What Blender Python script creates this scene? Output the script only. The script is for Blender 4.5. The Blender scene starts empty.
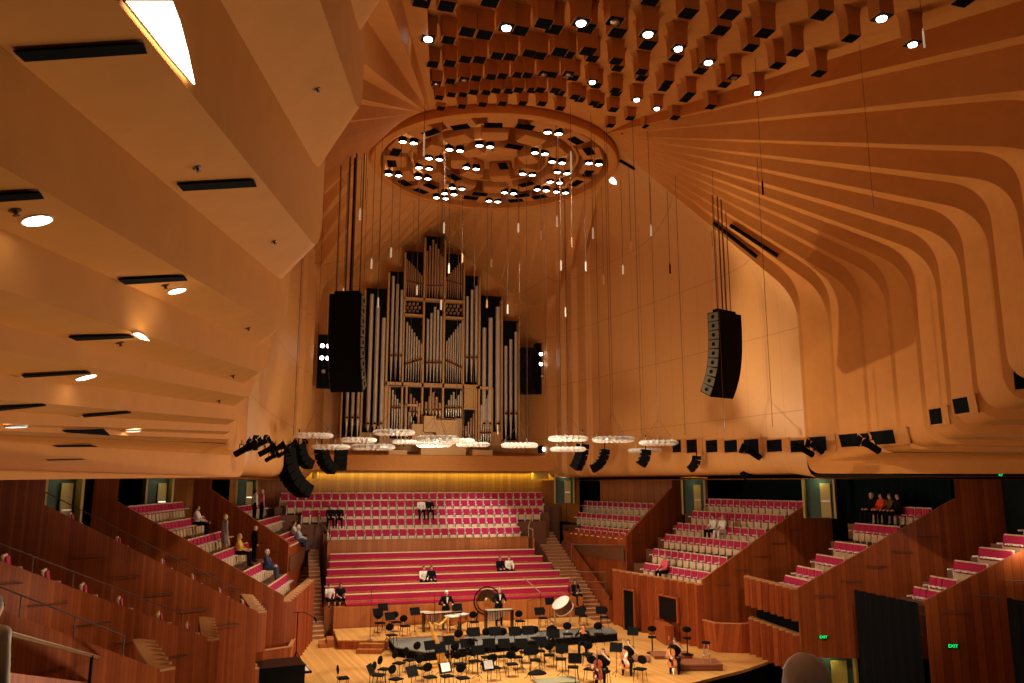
import bpy, bmesh, math, random
from mathutils import Vector, Matrix
random.seed(7)
S = bpy.context.scene
COL = S.collection

# ------------------------------------------------------------------ camera
CAM = Vector((-10.3, 0.0, 7.7)); FPX = 790.0
PIT = math.radians(10.2); YAW = math.radians(16.5)
cd = bpy.data.cameras.new('camera'); cam = bpy.data.objects.new('camera', cd); COL.objects.link(cam)
cam.location = CAM; cam.rotation_euler = (math.pi/2 + PIT, 0, -YAW)
cd.sensor_width = 36; cd.lens = FPX/1024*36; cd.clip_end = 300; cd.clip_start = 0.05
S.camera = cam
_F = Vector((math.sin(YAW), math.cos(YAW), 0)); _R = Vector((math.cos(YAW), -math.sin(YAW), 0))

def ray(x, y):
    b = (x-512)/FPX; u = (341.5-y)/FPX
    return _F*(math.cos(PIT)-u*math.sin(PIT)) + _R*b + Vector((0, 0, math.sin(PIT)+u*math.cos(PIT)))
def hit(x, y, ax, c):                      # where the line of sight of a measured point meets a plane of the hall
    d = ray(x, y); return CAM + d*((c-CAM[ax])/d[ax])

# ------------------------------------------------------------------ world, lights, exposure
w = bpy.data.worlds.new('world'); S.world = w; w.use_nodes = True
w.node_tree.nodes['Background'].inputs[0].default_value = (1.0, 0.72, 0.45, 1)
w.node_tree.nodes['Background'].inputs[1].default_value = 0.03
S.view_settings.view_transform = 'Standard'; S.view_settings.look = 'None'
S.view_settings.exposure = -0.18; S.view_settings.gamma = 1.0
try: S.view_settings.use_curve_mapping = False
except Exception: pass
WARM = (1.0, 0.80, 0.58)
def lamp(kind, name, loc, power, color=WARM, size=0.3, target=None, spot=80, blend=0.6):
    l = bpy.data.lights.new(name, kind); o = bpy.data.objects.new(name, l); COL.objects.link(o)
    l.energy = power; l.color = color; o.location = loc
    if kind == 'AREA': l.shape = 'DISK'; l.size = size
    else: l.shadow_soft_size = size
    if kind == 'SPOT': l.spot_size = math.radians(spot); l.spot_blend = blend
    if target is not None:
        o.rotation_euler = (Vector(target)-Vector(loc)).to_track_quat('-Z', 'Y').to_euler()
    return o
# stage light from the ceiling rosette, straight down on the platform
for x, y in ((-3, 36), (3, 36), (0, 41)):
    lamp('SPOT', 'rosette_light', (x, y, 23.6), 9000, (1.0, .86, .66), .5, (x*1.0, y-1, 0), 62, .7)
# choir and circle seats light from the rear ceiling
lamp('SPOT', 'choir_light', (1.5, 33.5, 23.2), 16000, (1.0, .88, .86), .12, (2.6, 51.0, 5.4), 13, .6)
lamp('SPOT', 'choir_light', (-1.5, 44.5, 21.5), 3800, (1.0, .88, .74), .4, (-1, 50, 4.5), 46, .7)
# added unseen fill points, in place of light bounced from platform and stalls
for x, y, z, p in ((0, 34, 6.5, 1500), (-3, 41, 9.0, 800), (3, 29, 3.0, 550), (-5, 28, 2.5, 600), (-9.5, 11, 2.2, 900), (0, 13, 14.5, 45), (-14.5, 20, 5.0, 60), (14.5, 22, 5.4, 110)):
    lamp('POINT', 'fill_light', (x, y, z), p, WARM, .7)
# added unseen spots below the centre ceiling that brighten the side box walls
lamp('SPOT', 'box_fill_light', (2, 12, 17.5), 5200, WARM, .3, (13.0, 30.5, 2.4), 30, .7)
lamp('SPOT', 'box_fill_light', (-1, 16, 18.0), 4200, WARM, .3, (-12.3, 32, 2.6), 30, .7)
# stage lights in the right wall niches that reach the underside of the left shells
lamp('SPOT', 'niche_light', (10.6, 29.6, 9.4), 5500, WARM, .9, (-13.5, 14, 11.0), 62, 1.0)
lamp('SPOT', 'niche_light', (10.0, 25.0, 9.6), 4200, WARM, .9, (-14, 16, 9.5), 66, 1.0)
# spot added near the rings to brighten the organ front
lamp('SPOT', 'organ_fill_light', (0, 43.5, 10.3), 1500, (1.0, .86, .62), .3, (0, 54.5, 15.5), 70, .9)
# the strong spotlight hung over the platform that throws the loudspeaker's shadow on the right wall
lamp('SPOT', 'platform_spotlight', (2.4, 38.3, 9.8), 4600, (1.0, .80, .55), .05, (11.4, 25.5, 16.0), 60, .6)

# ------------------------------------------------------------------ materials
MATS = {}
def mat(name, col, rough=.6, metal=0, emit=0, coat=0, trans=0, ecol=None, noise=0, nscale=6, stretch=(1,1,1)):
    if name in MATS: return MATS[name]
    m = bpy.data.materials.new(name); m.use_nodes = True; nt = m.node_tree
    b = nt.nodes['Principled BSDF']
    b.inputs['Base Color'].default_value = (*col, 1); b.inputs['Roughness'].default_value = rough
    b.inputs['Metallic'].default_value = metal
    if 'ply' in name: b.inputs['Specular IOR Level'].default_value = .04
    if name in ('matt_black', 'dark_void', 'dark_green_velvet', 'dark_wall_paint') or name.startswith('cloth'): b.inputs['Specular IOR Level'].default_value = .06
    if name == 'gloss_black': b.inputs['Specular IOR Level'].default_value = .12
    if coat: b.inputs['Coat Weight'].default_value = coat
    if trans: b.inputs['Transmission Weight'].default_value = trans
    if emit:
        b.inputs['Emission Color'].default_value = (*(ecol or col), 1); b.inputs['Emission Strength'].default_value = emit
    # every surface gets a procedural variation
    tc = nt.nodes.new('ShaderNodeTexCoord'); mp = nt.nodes.new('ShaderNodeMapping'); mp.inputs['Scale'].default_value = stretch
    nz = nt.nodes.new('ShaderNodeTexNoise'); nz.inputs['Scale'].default_value = nscale; nz.inputs['Detail'].default_value = 3
    nt.links.new(tc.outputs['Object'], mp.inputs[0]); nt.links.new(mp.outputs[0], nz.inputs['Vector'])
    mx = nt.nodes.new('ShaderNodeMix'); mx.data_type = 'RGBA'; mx.blend_type = 'MIX'
    k = noise or .06
    mx.inputs['A'].default_value = (*[c*(1-k) for c in col], 1); mx.inputs['B'].default_value = (*[min(1, c*(1+k)) for c in col], 1)
    nt.links.new(nz.outputs[0], mx.inputs['Factor']); nt.links.new(mx.outputs['Result'], b.inputs['Base Color'])
    MATS[name] = m; return m
def math_node(nt, op, a, b=None, c=None):
    n = nt.nodes.new('ShaderNodeMath'); n.operation = op
    for i, v in enumerate((a, b, c)):
        if v is None: continue
        if isinstance(v, (int, float)): n.inputs[i].default_value = v
        else: nt.links.new(v, n.inputs[i])
    return n.outputs[0]
def boards(name, cols, width, ax, seam=.05, rough=.45, seamcol=.35, hseam=None, grain=.12, period2=None):
    """boards: flat colour per board (white noise of the board number), thin dark joints. ax = weights of x,y,z giving the across-board coordinate"""
    m = bpy.data.materials.new(name); m.use_nodes = True; nt = m.node_tree; b = nt.nodes['Principled BSDF']
    b.inputs['Roughness'].default_value = rough; b.inputs['Specular IOR Level'].default_value = .2 if 'brush' in name else .35
    tc = nt.nodes.new('ShaderNodeTexCoord'); sp = nt.nodes.new('ShaderNodeSeparateXYZ'); nt.links.new(tc.outputs['Object'], sp.inputs[0])
    u = math_node(nt, 'ADD', math_node(nt, 'MULTIPLY', sp.outputs[0], ax[0]/width), math_node(nt, 'MULTIPLY', sp.outputs[1], ax[1]/width))
    u = math_node(nt, 'ADD', u, math_node(nt, 'MULTIPLY', sp.outputs[2], ax[2]/width))
    fl = math_node(nt, 'FLOOR', u); fr = math_node(nt, 'SUBTRACT', u, fl)
    wn = nt.nodes.new('ShaderNodeTexWhiteNoise'); wn.noise_dimensions = '1D'; nt.links.new(fl, wn.inputs['W'])
    mx = nt.nodes.new('ShaderNodeMix'); mx.data_type = 'RGBA'
    mx.inputs['A'].default_value = (*cols[0], 1); mx.inputs['B'].default_value = (*cols[1], 1)
    nz = nt.nodes.new('ShaderNodeTexNoise'); nz.inputs['Scale'].default_value = 3; nz.inputs['Detail'].default_value = 4
    nt.links.new(tc.outputs['Object'], nz.inputs['Vector'])
    f = math_node(nt, 'ADD', math_node(nt, 'MULTIPLY', wn.outputs['Value'], 1-grain*2), math_node(nt, 'MULTIPLY', nz.outputs[0], grain*2))
    nt.links.new(f, mx.inputs['Factor'])
    s = math_node(nt, 'LESS_THAN', fr, seam)
    if hseam:
        v = math_node(nt, 'DIVIDE', sp.outputs[2], hseam); v = math_node(nt, 'FRACT', v)
        s = math_node(nt, 'MAXIMUM', s, math_node(nt, 'LESS_THAN', v, .03/hseam))
    dk = math_node(nt, 'SUBTRACT', 1.0, math_node(nt, 'MULTIPLY', s, 1-seamcol))
    m2 = nt.nodes.new('ShaderNodeMix'); m2.data_type = 'RGBA'; m2.blend_type = 'MULTIPLY'; m2.inputs['Factor'].default_value = 1
    nt.links.new(mx.outputs['Result'], m2.inputs['A']); nt.links.new(dk, m2.inputs['B'])
    nt.links.new(m2.outputs['Result'], b.inputs['Base Color'])
    MATS[name] = m; return m
PLY = mat('birch_plywood', (.60, .245, .058), .55, noise=.10, nscale=2.2)
PLYW = boards('plywood_wall', ((.62, .30, .085), (.66, .325, .10)), 1.22, (.25, 1, 0), .012, .55, .62, 3.6, .3)  # yellower than the ceiling plywood, part of it shading put into the colour
PLYC = mat('plywood_box', (.56, .235, .062), .55, noise=.12, nscale=5)
REDW = boards('brush_box_boards', ((.23, .042, .010), (.46, .11, .024)), .115, (1, .93, 0), .07, .42, .5, grain=.2)
REDW2 = boards('brush_box_wide_boards', ((.17, .036, .010), (.33, .078, .02)), .62, (1, 1, 0), .05, .38, .3)
FLOOR = boards('stage_boards', ((.58, .27, .07), (.80, .44, .13)), .14, (1, .12, 0), .06, .30, .5)
CHOIRW = boards('choir_wall_boards', ((.36, .105, .024), (.50, .165, .04)), .30, (1, 0, 0), .05, .45, .4)
BLACK = mat('matt_black', (.005, .005, .005), .7)
BLACKG = mat('gloss_black', (.005, .005, .005), .3)
DARK = mat('dark_void', (.004, .005, .005), .9)
CREAM = mat('cream_seat_shell', (.70, .52, .32), .4)
MAG = mat('magenta_wool', (.42, .005, .062), .85, noise=.15, nscale=9)
WHITE = mat('white_paint', (.82, .78, .70), .45)
LAMPM = mat('lamp_glow', (1, .95, .88), .4, emit=14)
CHROME = mat('brushed_steel', (.62, .58, .52), .28, .9)
PIPE = mat('organ_tin', (.66, .58, .46), .26, .45, noise=.1)
PIPEW = mat('organ_copper_tin', (.52, .30, .17), .3, .45, noise=.1)
OAK = mat('organ_case_oak', (.50, .27, .09), .5, noise=.12)
GREENL = mat('exit_green', (.01, .75, .12), .5, emit=1.6)
CABLE = mat('steel_cable', (.10, .05, .03), .6)

# ------------------------------------------------------------------ mesh builder
class MB:
    def __init__(s): s.v = []; s.f = []; s.m = []
    def add(s, vs, fs, mi=0):
        n = len(s.v); s.v += [tuple(v) for v in vs]; s.f += [[n+i for i in f] for f in fs]; s.m += [mi]*len(fs); return s
    def quad(s, a, b, c, d, mi=0): return s.add([a, b, c, d], [(0, 1, 2, 3)], mi)
    def box(s, c, d, rz=0, mi=0, rx=0, ry=0, taper=1):
        M = Matrix.Translation(c) @ Matrix.Rotation(rz, 4, 'Z') @ Matrix.Rotation(ry, 4, 'Y') @ Matrix.Rotation(rx, 4, 'X')
        vs = [M @ Vector((x*d[0]/2*(taper if z > 0 else 1), y*d[1]/2*(taper if z > 0 else 1), z*d[2]/2)) for z in (-1, 1) for y in (-1, 1) for x in (-1, 1)]
        return s.add(vs, [(0, 2, 3, 1), (4, 5, 7, 6), (0, 1, 5, 4), (2, 6, 7, 3), (0, 4, 6, 2), (1, 3, 7, 5)], mi)
    def rbox(s, c, d, r=.03, rz=0, mi=0, rx=0, ry=0):       # box with chamfered edges
        M = Matrix.Translation(c) @ Matrix.Rotation(rz, 4, 'Z') @ Matrix.Rotation(ry, 4, 'Y') @ Matrix.Rotation(rx, 4, 'X')
        bm = bmesh.new(); bmesh.ops.create_cube(bm, size=1)
        for v in bm.verts: v.co = Vector((v.co.x*d[0], v.co.y*d[1], v.co.z*d[2]))
        bmesh.ops.bevel(bm, geom=list(bm.edges), offset=r, segments=2, affect='EDGES', profile=.6)
        bm.verts.index_update(); vs = [M @ v.co for v in bm.verts]; fs = [[v.index for v in f.verts] for f in bm.faces]; bm.free()
        return s.add(vs, fs, mi)
    def tube(s, a, b, r, r2=None, n=8, mi=0, caps=True):
        a = Vector(a); b = Vector(b); r2 = r if r2 is None else r2; d = b-a
        if d.length < 1e-6: return s
        q = d.to_track_quat('Z', 'Y'); vs = []
        for p, rr in ((a, r), (b, r2)):
            for i in range(n): t = 2*math.pi*i/n; vs.append(p + q @ Vector((rr*math.cos(t), rr*math.sin(t), 0)))
        fs = [(i, (i+1) % n, n+(i+1) % n, n+i) for i in range(n)]
        if caps: fs += [tuple(range(n-1, -1, -1)), tuple(range(n, 2*n))]
        return s.add(vs, fs, mi)
    def path(s, pts, r, n=6, mi=0):
        for a, b in zip(pts[:-1], pts[1:]): s.tube(a, b, r, n=n, mi=mi)
        return s
    def lathe(s, c, prof, n=24, mi=0, M=None):               # prof: (radius, z) pairs
        vs = []
        for r, z in prof:
            for i in range(n):
                t = 2*math.pi*i/n; p = Vector((r*math.cos(t), r*math.sin(t), z))
                vs.append((M @ p if M else p) + Vector(c))
        fs = []
        for k in range(len(prof)-1):
            for i in range(n): fs.append((k*n+i, k*n+(i+1) % n, (k+1)*n+(i+1) % n, (k+1)*n+i))
        return s.add(vs, fs, mi)
    def torus(s, c, R, r, n=32, k=8, mi=0, M=None, sz=1):
        vs = []; 
        for i in range(n):
            t = 2*math.pi*i/n
            for j in range(k):
                a = 2*math.pi*j/k; p = Vector(((R+r*math.cos(a))*math.cos(t), (R+r*math.cos(a))*math.sin(t), r*math.sin(a)*sz))
                vs.append((M @ p if M else p)+Vector(c))
        fs = [(i*k+j, ((i+1) % n)*k+j, ((i+1) % n)*k+(j+1) % k, i*k+(j+1) % k) for i in range(n) for j in range(k)]
        return s.add(vs, fs, mi)
    def ball(s, c, r, sx=1, sy=1, sz=1, n=10, mi=0, M=None):
        prof = [(math.sin(math.pi*i/n)*1.0+1e-4, -math.cos(math.pi*i/n)) for i in range(n+1)]
        vs = []; m = n+4
        for pr_, pz in prof:
            for i in range(m):
                t = 2*math.pi*i/m; p = Vector((pr_*math.cos(t)*r*sx, pr_*math.sin(t)*r*sy, pz*r*sz))
                vs.append((M @ p if M else p)+Vector(c))
        fs = [(k*m+i, k*m+(i+1) % m, (k+1)*m+(i+1) % m, (k+1)*m+i) for k in range(n) for i in range(m)]
        return s.add(vs, fs, mi)
    def prism(s, pts, h0, h1, mi=0):                          # plan polygon extruded in z
        n = len(pts); vs = [(x, y, h0) for x, y in pts]+[(x, y, h1) for x, y in pts]
        return s.add(vs, [tuple(range(n-1, -1, -1)), tuple(range(n, 2*n))]+[(i, (i+1) % n, n+(i+1) % n, n+i) for i in range(n)], mi)
    def slab(s, pts, th, mi=0):                               # 3D polygon given a thickness along -normal
        P = [Vector(p) for p in pts]; nrm = Vector((0, 0, 0))
        for i in range(len(P)): nrm += (P[i]-P[0]).cross(P[(i+1) % len(P)]-P[0])
        nrm.normalize(); n = len(P); vs = P+[p-nrm*th for p in P]
        return s.add(vs, [tuple(range(n)), tuple(range(2*n-1, n-1, -1))]+[(i, n+i, n+(i+1) % n, (i+1) % n) for i in range(n)], mi)
    def build(s, name, mats, parent=None, smooth=False, loc=None, kind=None):
        me = bpy.data.meshes.new(name)
        vs = s.v
        if loc is not None: vs = [(v[0]-loc[0], v[1]-loc[1], v[2]-loc[2]) for v in vs]
        me.from_pydata(vs, [], s.f); me.update()
        for m in (mats if isinstance(mats, (list, tuple)) else [mats]): me.materials.append(m)
        me.polygons.foreach_set('material_index', s.m)
        if smooth: me.polygons.foreach_set('use_smooth', [True]*len(s.f))
        bm = bmesh.new(); bm.from_mesh(me); bmesh.ops.recalc_face_normals(bm, faces=bm.faces); bm.to_mesh(me); bm.free()
        o = bpy.data.objects.new(name, me); COL.objects.link(o)
        if loc is not None: o.location = loc
        if parent: o.parent = parent
        if kind: o['kind'] = kind
        return o
def smooth_by_angle(o, deg=35):
    me = o.data; me.polygons.foreach_set('use_smooth', [True]*len(me.polygons))
    try: me.set_sharp_from_angle(angle=math.radians(deg))
    except Exception: pass
    return o
def tag(o, label, cat, group=None, kind=None):
    o['label'] = label; o['category'] = cat
    if group: o['group'] = group
    if kind: o['kind'] = kind
    return o
def thing(name, loc, label, cat, group=None, rz=0):
    o = bpy.data.objects.new(name, None); COL.objects.link(o); o.location = loc; o.rotation_euler = (0, 0, rz)
    o.empty_display_size = .1
    return tag(o, label, cat, group)
def dup(root, loc, rz=None, label=None, group=None, scale=None):
    r = root.copy(); COL.objects.link(r); r.location = loc
    if rz is not None: r.rotation_euler = (0, 0, rz)
    if scale: r.scale = (scale,)*3 if not isinstance(scale, tuple) else scale
    if label: r['label'] = label
    if group: r['group'] = group
    for ch in list(root.children):
        c = ch.copy(); COL.objects.link(c); c.parent = r
        for g in list(ch.children):
            k = g.copy(); COL.objects.link(k); k.parent = c
    return r
def first(first_used={}): return first_used
def struct(name, mb, mats, smooth=False):
    o = mb.build(name, mats, kind='structure')
    if smooth: smooth_by_angle(o, 30)
    return o

# ------------------------------------------------------------------ the plywood crown: strips that fan from the rosette rim, bend down as wall
# panels and bend outwards again under the shells
NK = {-1: (8.4, 12.0), 0: (9.1, 13.7), 1: (9.65, 15.4), 2: (10.2, 17.0), 3: (10.55, 18.4), 4: (10.85, 19.8), 5: (11.1, 21.1), 6: (11.3, 22.4),
      7: (11.42, 23.8), 8: (11.5, 25.4), 9: (11.5, 27.2), 10: (11.3, 28.9)}
DO = Vector((.235, -.97, -.054))
FK = {k-1: (NK[k][0]+DO[0]*.17, NK[k][1]+DO[1]*.17) for k in NK if k > -1}
ZFC = {-1: 19.15, 0: 18.25, 1: 17.3, 2: 16.8, 3: 16.4, 4: 16.0, 5: 15.8, 6: 15.8, 7: 15.95, 8: 16.15, 9: 16.5}
ZNC = {-1: 18.62, 0: 17.74, 1: 16.78, 2: 16.44, 3: 16.02, 4: 15.65, 5: 15.42, 6: 15.31, 7: 15.27, 8: 15.25, 9: 15.54, 10: 15.8}
ZFB = {-1: 15.6, 0: 13.63, 1: 11.8, 2: 10.68, 3: 9.98, 4: 9.58, 5: 9.22, 6: 9.05, 7: 8.89, 8: 8.76, 9: 8.62}
ZNB = {-1: 16.4, 0: 14.2, 1: 12.15, 2: 10.83, 3: 10.1, 4: 9.7, 5: 9.27, 6: 9.06, 7: 8.93, 8: 8.87, 9: 8.76, 10: 7.95}
RIMC = Vector((0, 38, 0)); RIMR = 6.4; RIMZ = 24.45
def DOK(k): return Vector((.235, -.97, -.054 if k <= 6 else -.054+(.042*(min(k, 10)-6)/4)))
def rim(az, z=RIMZ, r=RIMR+.02):
    a = math.radians(az); return Vector((r*math.sin(a), 38-r*math.cos(a), z))
def bez(a, c, b, n):
    return [a*(1-t)**2+c*2*t*(1-t)+b*t*t for t in [i/n for i in range(n+1)]]
def profile(A, plan, zc, zb, rt, rb, lout, d=DO, lip=None):
    C = Vector((plan[0], plan[1], zc)); B = Vector((plan[0], plan[1], zb)); u = (A-C).normalized()
    out = d*lout
    pts = [A.lerp(C+u*rt, t/8) for t in range(8)]+bez(C+u*rt, C, C-Vector((0, 0, rt*.95)), 8)+bez(B+Vector((0, 0, rb)), B, B+d*rb, 8)+[B+out]
    return pts
def mir(pts): return [Vector((-p.x, p.y, p.z)) for p in pts]
def loft(mb, P, Q, mi=0):
    n = len(P); mb.add(list(P)+list(Q), [(i, i+1, n+i+1, n+i) for i in range(n-1)], mi)
for side in (1, -1):
    wl = MB(); ZNB[10] = 8.12 if side > 0 else 7.93
    prev = None; sg = (lambda p: p) if side > 0 else mir
    for k in range(-1, 11):
        az = 42+(k+1)*1.45
        rt = 1.25
        nP = sg(profile(rim(az), NK[k], ZNC[k], ZNB[k], rt, .9 if k < 10 else .7, 20 if k < 7 else (16 if k < 10 else 24), DOK(k)))
        if prev: loft(wl, prev, nP, 1)                    # the riser between two strips
        if k < 10:
            fP = sg(profile(rim(az+.25), FK[k], ZFC[k], ZFB[k], rt, .9, 20, DOK(k+.5)))
            loft(wl, nP, fP, 0); prev = fP
    struct('wall_right' if side > 0 else 'wall_left', wl, [PLY, PLY], True)
# smooth long side panels from the last rib to the rear corner, and the stepped rear corners
REAR = [  # plan x, y, corner z, rim azimuth   (pairs: panel end, next panel start)
    ((9.25, 47.6), 23.9, 92), ((8.95, 47.9), 23.0, 97), ((8.90, 49.2), 23.1, 106), ((8.60, 49.5), 22.2, 111), ((8.60, 50.7), 22.2, 119), ((8.32, 51.0), 21.3, 124),
    ((8.35, 52.0), 21.2, 131), ((8.0, 52.8), 20.3, 136)]
for side in (1, -1):
    sg = (lambda p: p) if side > 0 else mir
    mb = MB(); ZB = 8.12 if side > 0 else 8.0
    def prof2(plan, zc, az, rt=1.2):
        A = rim(az); C = Vector((plan[0], plan[1], zc)); B = Vector((plan[0], plan[1], ZB)); u = (A-C).normalized()
        do = Vector((1, .2, 0)).normalized() if plan[1] < 50 else Vector((.7, .7, 0))
        return [A.lerp(C+u*rt, t/8) for t in range(8)]+bez(C+u*rt, C, C-Vector((0, 0, rt)), 8)+bez(B+Vector((0, 0, .9)), B, B+do*.9, 8)+[B+do*6]
    n10 = profile(rim(42+11*1.45), NK[10], ZNC[10], ZNB[10], 1.25, .7, 22, Vector((.235, -.97, -.012)))
    # intermediate sections make the long panel bow slightly
    secs = [n10]
    E = REAR[0]
    for t in [i/12 for i in range(1, 12)]:
        x = 11.3+(9.2-11.3)*t+.25*math.sin(math.pi*t); y = 28.9+(47.4-28.9)*t
        zc = 15.95+(E[1]-15.95)*(t**.8)
        secs.append(prof2((x, y), zc, 58+(92-58)*t, 1.25))
    for q in REAR: secs.append(prof2(*q))
    secs = [sg(s_) for s_ in secs]
    for i in range(len(secs)-1): loft(mb, secs[i], secs[i+1], 0)
    struct('wall_right_rear' if side > 0 else 'wall_left_rear', mb, [PLYW], True)
    ub = MB(); zz = ZNB[10]-.0
    ub.add([Vector((side*x, y, zz)) for x, y in ((11.6, 27.6), (16.5, 5), (30, 5), (30, 60), (8.3, 60), (8.3, 52.5), (9.4, 47), (11.5, 30))], [tuple(range(8))])
    struct('ceiling_under_shell_right' if side > 0 else 'ceiling_under_shell_left', ub, [PLY])
# back wall behind the organ with the folded fan above it
mb = MB()
bx = [8.0, 7.3, 6.3, 5.3, 4.3, 3.3, 2.2, 1.1, 0, -1.1, -2.2, -3.3, -4.3, -5.3, -6.3, -7.3, -8.0]
zt = lambda x: 26.4-.74*abs(x)
P0 = []
for i, x in enumerate(bx):
    e = i in (0, len(bx)-1)
    az = 136+(180-136)*(1-abs(x)/8.0)
    A = rim(az)
    if x < 0: A.x = -A.x
    yy = 52.8 if e else (56.0 if i % 2 else 55.55)
    P0.append((A, Vector((x, yy, 20.3 if e else zt(x))), Vector((x*1.0, 52.8 if e else 56.0, 20.3 if e else 17.0-(0 if i % 2 else 0)))))
for a, b in zip(P0[:-1], P0[1:]):
    mb.quad(a[0], b[0], b[1], a[1], 0); mb.quad(a[1], b[1], b[2], a[2], 0)
for a, b in zip(P0[:-1], P0[1:]):
    mb.quad(a[2], b[2], Vector((b[2].x, b[2].y, 8.0)), Vector((a[2].x, a[2].y, 8.0)), 0)
struct('wall_back', mb, [PLYW])
# central ceiling between the two fans, falling toward the rear of the hall
mb = MB()
ZB_ = lambda y: 24.40-.27*(33.3-y)
zcl = lambda y: ZB_(y)+.34+max(0, 33.3-y)*.034
xe = lambda y: 4.35+(32.9-y)*.215
rows_ = [33.4, 31, 28, 25, 22, 19, 16, 12, 6, 0, -4]
def cpt(i, j):
    y = rows_[i]; hw = xe(y)+(.8 if i > 1 else .2) if i else 4.7; X_ = -hw+2*hw*j/8
    if i == 0: return Vector((X_*.92, 38-math.sqrt(max(.1, 6.42**2-(X_*.92)**2)), RIMZ+.0))
    return Vector((X_, y, zcl(y)))
for i in range(len(rows_)-1):
    for j in range(8): mb.quad(cpt(i, j), cpt(i, j+1), cpt(i+1, j+1), cpt(i+1, j))
mb.add([(-40, -6, 40), (40, -6, 40), (40, -6, -6), (-40, -6, -6)], [(0, 1, 2, 3)]) if False else None
struct('ceiling', mb, [PLY])
mb = MB()
for sd in (1, -1):
    n_ = profile(rim(42), NK[-1], ZNC[-1], ZNB[-1], 1.25, .9, 20)
    low = n_[:9]+[Vector((11, 4, 19.0))]; up = []
    for p in low:
        y = min(p.y, 33.2); up.append(Vector((p.x+.05, y, zcl(y))))
    up[0] = rim(42)+Vector((.02, 0, .01))
    loft(mb, [Vector((sd*p.x, p.y, p.z)) for p in low], [Vector((sd*p.x, p.y, p.z)) for p in up])
struct('trim_ceiling_riser', mb, [PLY])

# ================================================================== helpers that need the shell
from mathutils.bvhtree import BVHTree
def bvh_of(names):
    vs = []; fs = []
    for o in bpy.data.objects:
        if o.type == 'MESH' and any(o.name.startswith(n) for n in names):
            n = len(vs); vs += [o.matrix_world @ v.co for v in o.data.vertices]; fs += [[n+i for i in p.vertices] for p in o.data.polygons]
    return BVHTree.FromPolygons(vs, fs)
SHELL = bvh_of(['wall_', 'ceiling', 'trim_'])
def on_shell(x, y):
    d = ray(x, y).normalized(); r = SHELL.ray_cast(CAM, d, 200)
    if r[0] is None: return None, None
    n = r[1]
    if n.dot(d) > 0: n = -n
    return r[0], n
def up_shell(p, mx=60):
    r = SHELL.ray_cast(Vector(p)+Vector((0, 0, .3)), Vector((0, 0, 1)), mx)
    return r[0].z if r[0] is not None else 25.5
def at_depth(x, y, d): return CAM + ray(x, y)*d          # d metres in front of the lens
def frame(n, up=Vector((0, 0, 1))):                       # matrix whose z axis is n and whose y axis is 'up' laid on the surface
    n = n.normalized(); x = up.cross(n)
    if x.length < .05: x = Vector((1, 0, 0))
    x.normalize(); y = n.cross(x)
    return Matrix((x, y, n)).transposed().to_4x4()
def roof_z(P):
    r = math.hypot(P[0], P[1]-38)
    if r < 6.3: return RZ+.3
    return up_shell((P[0], P[1], max(P[2], 9.6)))+.02
WORDS = ['', 'second', 'third', 'fourth', 'fifth', 'sixth', 'seventh', 'eighth', 'ninth', 'tenth', 'eleventh', 'twelfth', 'thirteenth', 'fourteenth', 'fifteenth',
         'sixteenth', 'seventeenth', 'eighteenth', 'nineteenth', 'twentieth', 'twenty-first', 'twenty-second', 'twenty-third', 'twenty-fourth', 'twenty-fifth', 'twenty-sixth', 'twenty-seventh', 'twenty-eighth', 'twenty-ninth', 'thirtieth']
def nth(i, n, a='left', b='right'):
    if i == 0: return a+'most'
    if i == n-1: return b+'most'
    if i < n/2: return '%s from the %s' % (WORDS[i], a)
    return '%s from the %s' % (WORDS[n-1-i], b)

# ================================================================== rosette
RZ = 24.35
ros = thing('ceiling_rosette', (0, 38, RZ), 'large round plywood rosette with rings of pockets and lamps above the platform', 'ceiling rosette')
m = MB()
m.lathe((0, 0, 0), [(6.42, .12), (6.5, -.12), (6.42, -.34), (6.2, -.40), (5.98, -.34), (5.92, .0), (5.92, .75)], 72)
smooth_by_angle(m.build('rim', PLY, ros), 50)
m = MB(); m.lathe((0, 0, .75), [(6.42, 0), (0.01, 0)], 72); m.build('backing_disc', PLYC, ros)
def webring(r, nm, z0=-.1):
    m = MB(); m.lathe((0, 0, 0), [(r-.07, .75), (r-.07, z0+.22), (r, z0+.2), (r+.07, z0+.22), (r+.07, .75)], 64); smooth_by_angle(m.build(nm, PLY, ros), 50)
webring(4.35, 'inner_ring'); webring(2.75, 'inner_ring')
def pocket(r, az, w, d):        # rounded plywood box hanging under the rosette
    c = Vector((r*math.sin(az), r*math.cos(az), .28)); 
    mb = MB(); mb.rbox(c, (w, d, .95), .22, -az); smooth_by_angle(mb.build('pocket', PLYC, ros), 40)
BLK = [(105,215),(90,262),(133,343),(200,377),(250,355),(250,135),(370,112),(505,105),(635,112),(843,168),(897,212),(893,302),(845,342),(693,398),(597,413),(622,393),(640,347),(545,272),(590,193),(345,318),(450,387),(412,402)]
TW = [(157,168),(97,302),(347,200),(470,184),(263,236),(222,274),(217,315),(415,275),(645,300),(696,213),(750,130),(767,250),(787,293),(757,332),(782,373),(703,364),(570,376),(505,410),(357,357),(325,380),(291,397),(917,256)]
def rpos(q): 
    P = hit(370+q[0]/4.096, 100+q[1]/4.096, 2, RZ-.22); return Vector((P.x, P.y-38, 0))
for q in BLK+TW:
    P = rpos(q); r = min(P.length, 5.55); az = math.atan2(P.x, P.y); pass
for r_, n_, w_, d_ in ((5.15, 16, 1.5, 1.15), (3.55, 12, 1.35, 1.0), (1.9, 7, 1.2, .9)):
    for k_ in range(n_): pocket(r_, 2*math.pi*(k_+.5)/n_, w_, d_)
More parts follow.
